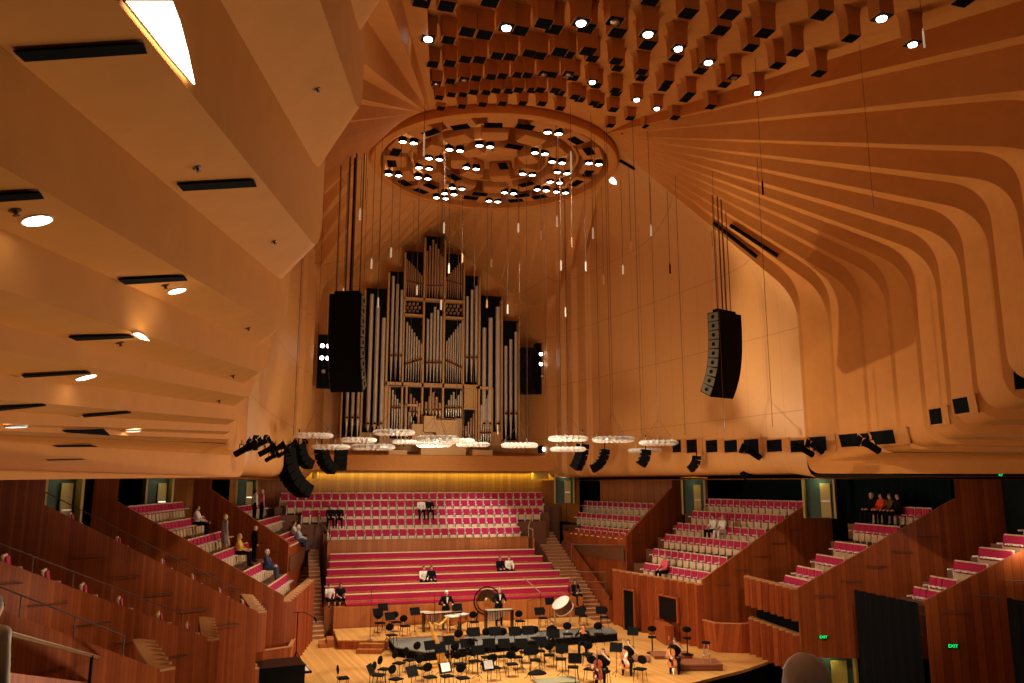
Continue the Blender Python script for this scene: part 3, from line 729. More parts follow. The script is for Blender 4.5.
# niches with stage lights in the right wall
NI = [(679,446,10,13),(694.5,446,12,14),(714.6,446,13,13),(734,446,14,13),(755,446,16,15),(778,445.5,16,13),(801,446,14,13),(822,443.5,16,15),(853,440,20,14),(888,437,26,15),(939,416,14,17),(965,405,17,17),(1022,380,8,20)]
for i, (x, y, w_, h_) in enumerate(NI):
    p, n = on_shell(x, y)
    if p is None: continue
    dd = (p-CAM).dot(_F); W = w_*dd/FPX; H = h_*dd/FPX; M = frame(n); M3 = M.to_3x3(); W = W/max(.45, abs(M3.col[0].dot(_R)))
    t = thing('lighting_niche', p, 'square dark lighting niche in the right wall, %s' % nth(i, len(NI)), 'niche', 'lighting niches along the right wall')
    m = MB(); m.box((0, 0, -.14), (W, H, .30)); m.v = [tuple(M @ Vector(v)) for v in m.v]; m.build('dark_recess', DARK, t)
    m = MB(); 
    for s_ in (-1, 1): m.box((s_*W/2, 0, .0), (.05, H+.06, .06)); m.box((0, s_*H/2, .0), (W, .05, .06))
    m.box((W*.33, 0, .02), (W*.3, H*.96, .012))
    m.v = [tuple(M @ Vector(v)) for v in m.v]; m.build('reveal', PLYC, t)
STG = [(815,449),(826,446),(882,442),(762,452),(229,440),(236,442),(248,441),(253,449),(259,455),(265,447),(272,452),(282,443),(289,450),(297,443)]
def stage_light(P, rz, tilt, lab):
    t = thing('stage_spotlight', P, lab, 'spotlight', 'black stage spotlights along the shell rim', rz)
    M = Matrix.Rotation(tilt, 4, 'X')
    m = MB(); m.tube((0, .32, 0), (0, -.2, 0), .15, .15, 12); m.tube((0, -.2, 0), (0, -.42, 0), .15, .20, 12); m.v = [tuple(M @ Vector(v)) for v in m.v]; c = smooth_by_angle(m.build('lamp_body', BLACK, t))
    m = MB()
    for k in (-1, 1): m.quad((-.2, -.42, k*.2), (.2, -.42, k*.2), (.26, -.62, k*.3), (-.26, -.62, k*.3)); m.quad((k*.2, -.42, -.2), (k*.2, -.42, .2), (k*.3, -.62, .26), (k*.3, -.62, -.26))
    m.v = [tuple(M @ Vector(v)) for v in m.v]; m.build('barn_doors', BLACK, c)
    m = MB(); m.path([(-.2, 0, 0), (-.2, 0, .3), (.2, 0, .3), (.2, 0, 0)], .02); m.tube((0, 0, .3), (0, 0, .5), .02, n=6); m.build('yoke', BLACK, t)
    return t
ri = sorted([p for p in STG if p[0] > 500]); li = sorted([p for p in STG if p[0] < 500])
prl = None
for grp, nm in ((ri, 'right'), (li, 'left')):
    for i, (x, y) in enumerate(grp):
        p, n = on_shell(x, y)
        if p is None: continue
        lab = 'black stage spotlight clamped to the %s shell rim, %s' % (nm, nth(i, len(grp)))
        loc = p+n*.42+Vector((0, 0, -.1)); rz = math.atan2(n.x, -n.y)
        if prl is None: prl = stage_light(loc, rz, -.5, lab)
        else: dup(prl, loc, rz+random.uniform(-.5, .5), lab, scale=random.uniform(.8, 1.1) if nm == 'right' else random.uniform(.55, .75))
# slots and lamps in the right crown
for i, (a, b, w_, lab) in enumerate([((714,223),(757,257),2.4,'long dark slot beside the first right rib'),((731,225.5),(778,256),2.2,'long dark slot on the second right rib'),((621,160),(635,168),3,'short dark slot near the rosette at right')]):
    A, n = on_shell(*a); B, n2 = on_shell(*b)
    if A is None or B is None: continue
    m = MB(); m.tube(A+n*.05, B+n2*.05, .09, n=6); c = (A+B)/2; m.v = [tuple(Vector(v)-c) for v in m.v]; o = m.build('ceiling_slot', DARK); o.location = c; tag(o, lab, 'slot')
flush_lamp(612, 180, .32, 'bright rectangular lamp on the ceiling just right of the rosette')

# ================================================================== platform, floor and stalls
mb = MB()
STAGE = [(-7.45, 43.1), (-8.9, 43.1), (-8.75, 40.8), (-10.1, 36.6), (-11.3, 34.4), (-12.5, 32.9), (-9.0, 30.9), (-5.7, 29.5), (0, 28.7), (5.7, 29.5), (9.0, 30.9), (12.5, 32.9), (11.3, 34.4), (10.1, 36.6), (8.2, 41.2), (8.4, 43.1)]
mb.prism(STAGE, -.12, 0)
struct('floor', mb, [FLOOR])
mb = MB()
fr = STAGE[5:12]
for (x0, y0), (x1, y1) in zip(fr[:-1], fr[1:]): mb.quad((x0, y0+.1, -.12), (x1, y1+.1, -.12), (x1, y1+.1, -1.25), (x0, y0+.1, -1.25))
struct('trim_stage_front', mb, [BLACK])
mb = MB(); mb.quad((-30, -6, -1.25), (30, -6, -1.25), (30, 60, -1.25), (-30, 60, -1.25)); struct('floor_stalls', mb, [mat('dark_carpet', (.02, .014, .012), .95)])
mb = MB(); 
for x0, x1, y0, y1 in [(-30, 30, 58, 58)]: mb.quad((x0, y0, -1.25), (x1, y1, -1.25), (x1, y1, 9), (x0, y0, 9))
mb.quad((18.6, -6, -1.25), (18.6, 60, -1.25), (18.6, 60, 9), (18.6, -6, 9)); mb.quad((-18.6, -6, -1.25), (-18.6, 60, -1.25), (-18.6, 60, 9), (-18.6, -6, 9))
struct('wall_outer', mb, [mat('dark_wall_paint', (.010, .014, .014), .8)])

# low black-skirted risers at the back of the platform
def riser(poly, z0, z1, lab, name='platform_riser', top=FLOOR, skirt=BLACK):
    cx = sum(p[0] for p in poly)/len(poly); cy = sum(p[1] for p in poly)/len(poly)
    t = thing(name, (cx, cy, z0), lab, 'riser'); pp = [(x-cx, y-cy) for x, y in poly]
    m = MB(); m.prism(pp, 0, z1-z0-.05); m.build('skirt', skirt, t)
    m = MB(); m.prism([(x*1.008, y*1.008) for x, y in pp], z1-z0-.05, z1-z0); m.build('deck', top, t); return t
GREYT = mat('grey_deck_paint', (.16, .17, .16), .35)
riser([(-4.65, 37.75), (-3.6, 36.3), (-1.6, 36.7), (-1.6, 39.4), (-4.65, 39.7)], 0, .40, 'grey-topped riser with black skirt at the left rear of the platform', top=GREYT)
riser([(-1.55, 36.9), (1.4, 37.5), (6.45, 38.1), (6.75, 39.6), (1.4, 39.3), (-1.55, 39.2)], 0, .40, 'long grey-topped riser with black skirt behind the orchestra chairs', top=GREYT)
riser([(-7.0, 40.0), (-4.78, 39.2), (-4.74, 39.85), (-1.5, 39.85), (1.4, 39.6), (6.5, 39.85), (6.6, 42.95), (-7.0, 42.95)], 0, .42, 'wooden rear riser carrying the percussion', top=FLOOR, skirt=REDW)
def steps_block(poly_x0, poly_x1, y0, n, dep, rise, rz, loc, lab):
    t = thing('wooden_steps', loc, lab, 'steps', rz=rz)
    for i in range(n):
        m = MB(); m.rbox(((poly_x0+poly_x1)/2, y0+dep*(i+.5), rise*(i+1)/2), (poly_x1-poly_x0, dep-.004, rise*(i+1)), .01); m.build('step', [REDW] if i % 1 else CHOIRW, t)
steps_block(-.6, .6, 0, 2, .38, .18, -.34, (-5.75, 38.55, 0), 'small wooden steps up to the rear riser at left')
steps_block(-.5, .5, 0, 2, .34, .18, -1.57, (-7.85, 41.0, 0), 'narrow wooden steps near the foot of the left stairs')

# ------------------------------------------------------------------ choir benches
BL = [(-7.0, 5.4, 48.0, 3.70), (-7.1, 5.62, 47.1, 3.36), (-7.25, 5.86, 46.2, 3.02), (-7.35, 6.06, 45.3, 2.68), (-7.45, 6.34, 44.4, 2.33), (-6.45, 5.9, 43.5, 2.0)]
order = ['topmost', 'second highest', 'third highest', 'fourth highest', 'fifth highest', 'lowest']
for i, (x0, x1, y, z) in enumerate(BL):
    t = thing('choir_bench', ((x0+x1)/2, y, z-.9), 'long crimson choir bench with pale top rail, %s of the six' % order[i], 'bench', 'crimson choir benches behind the platform'); W = x1-x0
    m = MB(); m.box((0, .14, .30), (W, .40, .60)); m.build('base', CHOIRW, t)
    m = MB(); m.rbox((0, -.10, .44), (W, .36, .14), .03); m.build('seat_cushion', MAG, t)
    m = MB(); m.rbox((0, .12, .66), (W, .10, .40), .03); m.build('back_cushion', MAG, t)
    m = MB(); m.rbox((0, .13, .895), (W+.04, .13, .06), .015); m.build('top_rail', mat('pale_rail', (.80, .58, .38), .4), t)
mb = MB()
mb.quad((-7.05, 43.1, 0), (6.6, 43.1, 0), (6.6, 43.1, 1.45), (-7.05, 43.1, 1.45)); mb.quad((-7.05, 43.1, 1.45), (6.6, 43.1, 1.45), (6.4, 43.6, 1.45), (-7.05, 43.6, 1.45))
for i in range(5):
    x0, x1, y, z = BL[i]; mb.box(((x0+x1)/2, y-.05, (z-.9)/2), (x1-x0+.05, .9, z-.9))
mb.box((-.8, 49.2, 2.0), (12.3, .14, 4.72)); mb.box((-.8, 49.2, 4.38), (12.4, .2, .05))
for x0, x1, yy, zt_ in [(-7.15, -7.0, 48.6, 4.35), (5.4, 5.55, 48.6, 4.35)]: mb.box(((x0+x1)/2, 49.3, zt_/2), (.14, 1.6, zt_))
struct('wall_choir', mb, [CHOIRW])
for x, nm in ((-7.1, 'left'), (5.5, 'right')):
    m = MB(); m.path([(0, 0, 0), (0, .9, .05), (-.5 if x < 0 else .5, 1.9, .75)], .035); 
    for q in ((0, 0, 0), (0, .9, .05)): m.tube(q, (q[0], q[1], -.45), .02, n=6)
    o = m.build('handrail', mat('pale_metal_rail', (.75, .62, .45), .35, .5)); o.location = (x, 48.7, 4.85); tag(o, 'pale metal handrail at the %s end of the choir gallery front' % nm, 'handrail')

# ------------------------------------------------------------------ theatre seats
def make_seat():
    t = thing('theatre_seat', (0, 0, 0), 'seat', 'theatre seat')
    m = MB(); m.rbox((0, .10, .66), (.48, .07, .46), .03, rx=-.12); m.rbox((0, .045, .64), (.43, .07, .40), .03, rx=-.12, mi=1); m.build('backrest', [CREAM, MAG], t)
    m = MB(); m.rbox((0, -.02, .27), (.38, .10, .34), .035, rx=-.16); m.build('tipped_seat', CREAM, t)
    for s_ in (-1, 1):
        m = MB(); m.rbox((s_*.25, -.05, .54), (.055, .34, .06), .015); m.box((s_*.25, .06, .26), (.035, .10, .52)); m.build('armrest', [mat('seat_frame_white', (.90, .84, .74), .35)], t)
    return t
SEAT0 = make_seat(); SEAT0_used = [False]; NSEAT = [0]
STUFF_SEATS = []
def put_seat(p, rz, lab, grp):
    NSEAT[0] += 1
    if not SEAT0_used[0]:
        SEAT0_used[0] = True; SEAT0.location = p; SEAT0.rotation_euler = (0, 0, rz); SEAT0['label'] = lab; SEAT0['group'] = grp; return SEAT0
    return dup(SEAT0, p, rz, lab, grp)
tiers = MB()
ROWW = ['front', 'second', 'third', 'fourth', 'fifth', 'sixth']
def seat_row(A, B, zf, n, face, where, grp, skip=(), stuff=False, backmost=False):
    """n seats evenly between plan points A and B, facing 'face'"""
    A = Vector((A[0], A[1], 0)); B = Vector((B[0], B[1], 0)); f = Vector((face[0], face[1], 0)).normalized(); rz = math.atan2(f.x, -f.y)
    for i in range(n):
        if i in skip: continue
        P = A.lerp(B, (i+.5)/n); P.z = zf
        if stuff: STUFF_SEATS.append((P.copy(), rz))
        else: put_seat(P, rz, 'crimson seat, %s, %s' % (where, nth(i, n)), grp)
# centre gallery, top to bottom
for nm, y, x0, x1, zt_, n, st in [('top row', 53.0, -9.9, 7.6, 7.12, 33, True), ('second row from the top', 52.2, -9.5, 7.4, 6.66, 32, True), ('third row from the top', 51.4, -8.6, 6.9, 6.12, 29, False), ('fourth row from the top', 50.6, -7.0, 5.05, 5.58, 23, False), ('bottom row', 49.8, -6.95, 5.0, 4.98, 23, False)]:
    seat_row((x0, y), (x1, y), zt_-.88, n, (0, -1), nm+' of the choir gallery', 'choir gallery seats', stuff=st)
    tiers.box(((x0+x1)/2, y+.05, (zt_-.88)/2), (x1-x0+.6, .8, zt_-.88))
tiers.box((-1, 54.4, 3.1), (20, 2.0, 6.2)); 
mb = MB(); mb.quad((-11.5, 55.2, 5), (9.8, 55.2, 5), (9.8, 55.2, 8.6), (-11.5, 55.2, 8.6)); 
mb.quad((-11.5, 55.2, 5), (-12.8, 50, 5), (-12.8, 50, 8.6), (-11.5, 55.2, 8.6)); mb.quad((9.8, 55.2, 5), (10.2, 52.6, 5), (10.2, 52.6, 8.6), (9.8, 55.2, 8.6))
mb.quad((11.6, 52.2, 3), (16.4, 45.9, 3), (16.4, 45.9, 8.6), (11.6, 52.2, 8.6)); mb.quad((-13.8, 50.4, 5), (-16.4, 45.9, 5), (-16.4, 45.9, 8.6), (-13.8, 50.4, 8.6))
struct('wall_gallery_back', mb, [CHOIRW])
# warm yellow downlights grazing that wall
def strip_light(x0, y0, x1, y1, z, p, off):
    l = bpy.data.lights.new('wallwash', 'AREA'); o = bpy.data.objects.new('wallwash', l); COL.objects.link(o); l.shape = 'RECTANGLE'
    L = math.hypot(x1-x0, y1-y0); l.size = L; l.size_y = .05; l.energy = p; l.color = (.80, 1.0, .12); o.location = ((x0+x1)/2+off[0], (y0+y1)/2+off[1], z); o.rotation_euler = (0, 0, math.atan2(y1-y0, x1-x0))
strip_light(-10.5, 55.2, 9.4, 55.2, 8.45, 190, (0, -.22)); strip_light(11.8, 51.9, 16.2, 46.2, 8.35, 60, (-.3, -.25))

# ------------------------------------------------------------------ side boxes
BX = {0: ((8.2, 50.5, 4.65), (9.44, 43.3, 4.7), (13.58, 45.35, 7.45)), 1: ((8.31, 42.85, 2.95), (9.68, 35.2, 3.15), (16.2, 35.0, 7.0)),
      2: ((11.2, 33.9, 3.6), (10.6, 29.1, 3.45), (16.8, 26.8, 7.1)), 3: ((12.2, 27.6, 3.75), (11.8, 23.6, 3.65), (17.2, 20.6, 7.0)), 4: ((13.2, 21.6, 4.2), (12.3, 18.0, 4.05), (17.6, 14.2, 7.3)),
      5: ((13.6, 15.2, 4.5), (12.6, 12.2, 4.4), (17.7, 8.2, 7.4))}
# rows measured on the right: left-end px, right-end px (on the parapet line), seat-top y at the right end, seats
RW = {0: [(568, 622.6, 534.3, 9), (579.7, 630.5, 521, 10), (576, 643.5, 510, 12), (582, 656, 498, 13)],
      1: [(636, 706, 575, 12), (650, 728, 560, 11), (662, 750, 545, 13), (674, 768, 531, 12), (690, 788, 517, 14), (702, 808, 503.5, 15)],
      2: [(771, 801, 581, 6), (790, 820, 568, 5), (810, 842, 556, 6), (829, 866, 543, 7), (850, 900, 524, 8), (868, 934, 508, 11)],
      3: [(896, 928, 594, 6), (921, 952, 580, 6), (945.6, 984, 565, 7), (971.5, 1012, 549, 7), (997, 1040, 534, 8), (1019, 1068, 518, 8)]}
nmk = {0: 'choir-side box', 1: 'large box', 2: 'second box', 3: 'third box', 4: 'fourth box', 5: 'fifth box'}
def line_x(b, c, px):          # point of the plan line b-c seen at picture column px
    d = ray(px, 483); u = (c[0]-b[0], c[1]-b[1])
    M = d.x*(-u[1])+u[0]*d.y
    t = ((b[0]-CAM.x)*(-u[1])+u[0]*(b[1]-CAM.y))/M
    return CAM.x+d.x*t, CAM.y+d.y*t
SIDES = ((1, 'right'), (-1, 'left'))
box_rows = []
for k in RW:
    a, b, c = BX[k]; e = (a[0]-b[0], a[1]-b[1]); L = math.hypot(*e); e = (e[0]/L, e[1]/L)
    for r, (pl_, pr_, yt, n) in enumerate(RW[k]):
        R = line_x(b, c, pr_); f = (math.hypot(R[0]-b[0], R[1]-b[1]))/math.hypot(c[0]-b[0], c[1]-b[1])
        zt_ = b[2]+(c[2]-b[2])*f+.02
        ee = Vector((e[0], e[1], 0)).lerp(Vector((0, 1, 0)), .15*f).normalized()
        Lp = line_x(R, (R[0]+ee.x, R[1]+ee.y), pl_)
        box_rows.append((k, r, Lp, R, zt_-.87, n, (-ee.y, ee.x)))
mbw = {1: MB(), -1: MB()}
BACKS = {}
for side, nm in SIDES:
    wb = mbw[side]
    for (k, r, Lp, R, zf, n, face) in box_rows:
        if side < 0 and k == 3: 
            pass
        A = (side*Lp[0], Lp[1]); B = (side*R[0], R[1]); fc = (side*face[0], face[1])
        ins = .42
        if r == 0:
            fx0 = Vector((fc[0], fc[1], 0)).normalized(); A = (A[0]-fx0.x*.34, A[1]-fx0.y*.34); B = (B[0]-fx0.x*.34, B[1]-fx0.y*.34)
        ins_v = (A[0]-B[0], A[1]-B[1]); LL = math.hypot(*ins_v); B2 = (B[0]+ins_v[0]/LL*ins, B[1]+ins_v[1]/LL*ins)
        nn = max(4, min(n, int(LL/.50)))
        far = (k == 0 and r >= 1) or (side < 0 and k >= 2 and r > 1)
        if side < 0 and k == 3: continue
        if side < 0 and k == 2: continue
        seat_row(A, B2, zf, nn, fc, '%s row of the %s %s' % (ROWW[r], nm, nmk[k]), 'seats in the %s %s' % (nm, nmk[k]), stuff=(k == 0 and side > 0 and r >= 1))
        # step under the row
        fx = Vector((fc[0], fc[1], 0)).normalized(); Av = Vector((*A, 0)); Bv = Vector((*B, 0)); ext = (Av-Bv).normalized()*1.1
        bq, cq = BX[k][1], BX[k][2]
        def clip(off):      # where the edge line of the step meets the sloping parapet
            p = Vector((B[0], B[1], 0))+fx*off; u = (Av-Bv).normalized(); bb = Vector((side*bq[0], bq[1], 0)); v_ = Vector((side*cq[0], cq[1], 0))-bb
            den = u.x*(-v_.y)+v_.x*u.y; t = ((bb.x-p.x)*(-v_.y)+v_.x*(bb.y-p.y))/den
            return p+u*(t+.12)
        fo = .25 if r == 0 else .5
        q = [clip(fo), Av+ext+fx*fo, Av+ext-fx*.6, clip(-.6)]
        tiers.prism([(p.x, p.y) for p in (q if side > 0 else q[::-1])], zf-.7, zf)
    for k, (a, b, c) in BX.items():
        a = Vector(a); b = Vector(b); c = Vector(c)
        if side < 0 and k == 3: c.z = 6.5
        S_ = lambda p: Vector((side*p.x, p.y, p.z))
        # sloping side parapet, then the pier that carries on up to the shell
        ZL = {0: -1.2, 1: -1.2, 2: .75, 3: .75, 4: -1.2, 5: -1.2}[k] if side > 0 else -1.2
        n_ = Vector((-(c-b).y, (c-b).x, 0)).normalized()*.14
        b0 = Vector((b.x, b.y, ZL)); c0 = Vector((c.x, c.y, ZL))
        for o_ in (Vector((0, 0, 0)), n_): wb.quad(*[S_(p+o_) for p in (b0, c0, c, b)])
        wb.quad(S_(b), S_(c), S_(c+n_), S_(b+n_), 1); wb.quad(S_(b0), S_(b), S_(b+n_), S_(b0+n_))
        d2 = (c-b); d2.z = 0; d2.normalize(); pier = c+d2*(2.6 if k in (2, ) else .9)
        wb.quad(S_(c0), S_(Vector((pier.x, pier.y, ZL))), S_(Vector((pier.x, pier.y, 8.6))), S_(Vector((c.x, c.y, 8.6))))
        # floor-level front wall below fins is built further down
    struct('wall_%s_boxes' % nm, wb, [REDW, mat('parapet_cap', (.40, .13, .04), .35)])
    # front post strip (wood) at b for the curtained boxes
struct('floor_box_tiers', tiers, [mat('tier_timber', (.17, .06, .025), .6)])
# the two farthest, smallest rows of the centre gallery and the far box seats
m = MB()
for P, rz in STUFF_SEATS:
    M = Matrix.Translation(P) @ Matrix.Rotation(rz, 4, 'Z')
    for ch in SEAT0.children:
        me = ch.data; mi = {'CR': 0}
        idx = []
        for p in me.polygons:
            mt = me.materials[p.material_index]; idx.append({CREAM.name: 0, MAG.name: 1}.get(mt.name, 2))
        n0 = len(m.v); m.v += [tuple(M @ v.co) for v in me.vertices]; m.f += [[n0+i for i in p.vertices] for p in me.polygons]; m.m += idx
o = m.build('theatre_seat_rows', [CREAM, MAG, mat('seat_frame_white', (.78, .70, .58), .4)])
tag(o, 'crimson theatre seats of the farthest gallery rows, beyond the nearer rows', 'theatre seat', None, 'stuff')

# corrugated fronts: vertical fins with pale caps
def fins(a, b, z0, ztop, n, lab, side, gap=None, cap=True, name='box_front_fins'):
    a = Vector(a); b = Vector(b); t = thing(name, (a.x*side, a.y, z0), lab, 'wall panelling')
    Lh = (b-a); Lh.z = 0; W = Lh.length/n; u = Lh.normalized(); nrm = Vector((-u.y, u.x, 0)); 
    if nrm.x > 0: nrm = -nrm
    base = Vector((a.x, a.y, 0))
    fm = MB(); cm = MB()
    for i in range(n):
        z1 = ztop(i/n) if callable(ztop) else ztop
        p0 = base+u*(W*i); p1 = p0+u*W*.82+nrm*.30; p2 = p0+u*W*1.0
        pts = [p0, p1, p2, p2-nrm*.15, p0-nrm*.15]
        pl_ = [((p.x-a.x)*side, p.y-a.y) for p in pts]
        if side < 0: pl_ = pl_[::-1]
        fm.prism(pl_, 0, z1-z0); cm.prism([(x*1.0, y*1.0) for x, y in pl_], z1-z0, z1-z0+.05)
    fm.build('corrugated_panel', REDW, t)
    if cap: cm.build('pale_cap', mat('pale_cap_wood', (.52, .26, .09), .4), t)
    return t
for side, nm in SIDES:
    fins(BX[1][0], BX[1][1], 0, 2.9, 12, 'corrugated red wooden front of the large box, %s of the platform' % nm, side)
    a, b, c = BX[2]
    fins(a, b, 2.15, 3.4, 8, 'upper corrugated front of the second box, %s side' % nm, side)
    fins((11.35, 33.9, 0), (10.75, 29.3, 0), 0 if side > 0 else 0, 1.55, 8, 'lower corrugated screen under the second box, %s side' % nm, side)
fins(BX[3][0], BX[3][1], 1.2, 3.55, 7, 'corrugated front of the third box on the left', -1)
fins(BX[4][0], BX[4][1], 1.2, 4.0, 7, 'corrugated front of the fourth box on the left', -1)
# dark openings behind and above the screens, box 0 front
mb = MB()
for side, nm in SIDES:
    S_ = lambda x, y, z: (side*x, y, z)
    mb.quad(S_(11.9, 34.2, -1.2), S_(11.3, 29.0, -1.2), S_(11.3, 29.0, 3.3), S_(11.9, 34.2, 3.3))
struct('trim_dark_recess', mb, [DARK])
for side, nm in SIDES:
    S_ = lambda p: (side*p[0], p[1], p[2])
    mb = MB()
    a, b, c = BX[0]; mb.quad(S_((a[0], a[1], 0)), S_((b[0], b[1], 0)), S_(b), S_(a)); mb.quad(S_((a[0], a[1], 0)), S_((a[0]+1.2, a[1]+2.4, 0)), S_((a[0]+1.2, a[1]+2.4, 4.7)), S_(a))
    mb.quad(S_((b[0], b[1], 0)), S_((8.2, 43.1, 0)), S_((8.2, 43.1, 1.2)), S_((b[0], b[1], 1.2)))
    mb.quad(S_((8.25, 43.2, 0)), S_((8.2, 50.5, 0)), S_((8.2, 50.5, 4.6)), S_((8.25, 43.2, 1.4)))
    struct('wall_%s_choir_side' % nm, mb, [REDW])

# door and window openings in the stage-side fronts
def flat_opening(cx, cy, z0, z1, w_, nrm, lab, name, matl=DARK, cat='opening'):
    t = thing(name, (cx, cy, z0), lab, cat, rz=math.atan2(nrm[0], -nrm[1]))
    m = MB(); m.box((0, .02, (z1-z0)/2), (w_, .06, z1-z0)); m.build('dark_panel', matl, t)
    m = MB(); m.box((-w_/2, 0, (z1-z0)/2), (.07, .14, z1-z0)); m.box((w_/2, 0, (z1-z0)/2), (.07, .14, z1-z0)); m.box((0, 0, z1-z0), (w_+.07, .14, .07)); m.build('frame', REDW, t)
    return t
nb = (-.984, -.178)
P = hit(634, 625, 2, 0.05)
flat_opening(8.20, 40.4, 0, 2.1, 1.0, nb, 'dark stage doorway in the corrugated front right of the platform', 'stage_doorway', cat='doorway')
flat_opening(8.85, 37.2, 1.0, 2.15, 1.5, nb, 'dark window with shelves in the corrugated front right of the platform', 'control_window', BLACKG, 'window')
m = MB(); m.rbox((8.58, 37.2, .45), (.45, 1.7, .9), .02, -.17); o = m.build('wooden_counter', REDW); tag(o, 'low wooden counter under the dark window by the platform', 'counter')

# wooden booths on either side of the platform
for side, nm in SIDES:
    cx, cy = (11.0*side, 34.95) if side > 0 else (-10.6, 35.0)
    t = thing('wooden_booth', (cx, cy, 0), 'curved red wooden booth with slanting top at the %s edge of the platform' % nm, 'booth')
    pts = [(-1.35*side, .75), (-1.2*side, -.65), (-.2*side, -1.15), (.9*side, -1.05), (1.05*side, .4)]
    m = MB(); H = 1.30
    for (x0, y0), (x1, y1) in zip(pts[:-1], pts[1:]):
        s0 = 1.07; m.quad((x0, y0, 0), (x1, y1, 0), (x1*s0, y1*s0, H), (x0*s0, y0*s0, H)); m.quad((x0*.9, y0*.9, 0), (x1*.9, y1*.9, 0), (x1*.98, y1*.98, H), (x0*.98, y0*.98, H)); 
    m.build('curved_panel', REDW, t)
    m = MB()
    for (x0, y0), (x1, y1) in zip(pts[:-1], pts[1:]): m.quad((x0*1.08, y0*1.08, H), (x1*1.08, y1*1.08, H), (x1*.97, y1*.97, H+.03), (x0*.97, y0*.97, H+.03)); m.tube((x0*1.07, y0*1.07, H+.01), (x1*1.07, y1*1.07, H+.01), .03, n=6)
    m.build('top_rim', mat('rim_wood', (.48, .20, .08), .35), t)
    m = MB(); m.box((0, 0, .95), (1.8, 1.2, .05)); m.build('inner_shelf', REDW, t)

# exit signs
def exit_sign(P, nrm, w_, lab, txt=True):
    t = thing('exit_sign', P, lab, 'exit sign', rz=math.atan2(nrm[0], -nrm[1]))
    m = MB(); m.rbox((0, 0, 0), (w_, .06, w_*.42), .01); m.build('sign_box', mat('sign_dark_green', (.0, .03, .01), .5), t)
    if txt:
        cu = bpy.data.curves.new('exit_text', 'FONT'); cu.body = 'EXIT'; cu.size = w_*.40; cu.align_x = 'CENTER'; cu.align_y = 'CENTER'; cu.extrude = .004; cu.offset = .002
        ob = bpy.data.objects.new('tmp', cu); COL.objects.link(ob); bpy.context.view_layer.update()
        me = bpy.data.meshes.new_from_object(ob.evaluated_get(bpy.context.evaluated_depsgraph_get())); COL.objects.unlink(ob); bpy.data.objects.remove(ob)
        l = bpy.data.objects.new('lettering', me); me.materials.clear(); me.materials.append(GREENL); COL.objects.link(l); l.parent = t; l.location = (0, -.036, 0); l.rotation_euler = (math.pi/2, 0, 0)
def on_bc(k, px, off=.06):
    a, b, c = BX[k]; x, y = line_x(b, c, px); n_ = Vector(((c[1]-b[1]), -(c[0]-b[0]), 0)).normalized()
    if n_.y > 0: n_ = -n_
    return Vector((x, y, 0))+n_*off, n_
def z_at(P, y): 
    # height of picture row y at plan point P
    lo, hi = -3, 14
    for _ in range(40):
        mid = (lo+hi)/2; d = Vector((P.x, P.y, mid))-CAM; dep = d.dot(_F)*math.cos(PIT)+d.z*math.sin(PIT); up = -d.dot(_F)*math.sin(PIT)+d.z*math.cos(PIT)
        if 341.5-FPX*up/dep > y: lo = mid
        else: hi = mid
    return lo
for k, px, py, lab in [(2, 812.5, 637, 'green EXIT sign on the wooden wall above the lit lower doorway'), (3, 937, 646, 'green EXIT sign on the wooden wall at lower right'), ]:
    P, n_ = on_bc(k, px); P.z = z_at(P, py); exit_sign(P, n_, .38, lab)
P, n_ = on_bc(2, 1003); P.z = z_at(P, 474.5); exit_sign(P, n_, .46, 'green EXIT sign high on the right pier under the shell')
# lit openings at gallery level
def lit_door(P, n_, w_, h_, lab, col, e, leaf=None):
    t = thing('lit_doorway', P, lab, 'doorway', rz=math.atan2(n_[0], -n_[1]))
    m = MB(); m.box((0, .25, h_/2), (w_, .04, h_)); m.build('corridor_wall', mat('corridor_green', (.03, .065, .04), .6), t)
    m = MB(); m.box((-w_/2, .1, h_/2), (.1, .35, h_)); m.box((w_/2, .1, h_/2), (.1, .35, h_)); m.box((0, .1, h_), (w_+.1, .35, .1)); m.build('frame', leaf or mat('yellow_oak', (.45, .30, .06), .5), t)
    m = MB(); m.box((w_*.18, .16, h_*.42), (w_*.32, .04, h_*.8)); m.build('door_leaf', mat('yellow_oak', (.45, .30, .06), .5), t)
    m = MB(); m.box((w_*.18, .12, h_*.40), (w_*.28, .05, .06)); m.build('push_bar', CHROME, t)
    l = lamp('POINT', 'corridor_light', P+Vector((n_[0], n_[1], 0))*-.0+Vector((n_[0]*.15, n_[1]*.15, h_*.85)), e*.45, col, .08)
    return t
P, n_ = on_bc(2, 821); P += n_*.0; P.z = -1.2
lit_door(P+n_*-.4, n_, 2.0, 2.15, 'lit lower doorway with yellow door below the EXIT sign', (.95, .95, .55), 14)
for (X, Y, z, w_, h_, nn_, lab, e) in [(15.9, 34.3, 6.0, 1.5, 2.1, (-.8, -.6), 'lit doorway with yellow jamb above the large right box', 16), (13.9, 43.3, 5.9, 1.3, 2.1, (-.5, -.86), 'dim green doorway between the two nearest right boxes', 4),
                                       (9.0, 52.4, 6.35, 1.3, 1.9, (-.3, -.95), 'lit yellow doorway at the right end of the choir gallery', 10), (-11.9, 51.5, 6.0, 1.2, 2.2, (.3, -.95), 'dark green doorway at the left end of the choir gallery', 3),
                                       (-15.5, 41.2, 6.0, 1.3, 2.1, (.6, -.8), 'dark green doorway above the large left box', 4), (-16.9, 29.4, 6.0, 1.3, 2.1, (.75, -.66), 'dim green doorway above the second left box', 3)]:
    lit_door(Vector((X, Y, z)), nn_, w_, h_, lab, (.8, .95, .6), e)
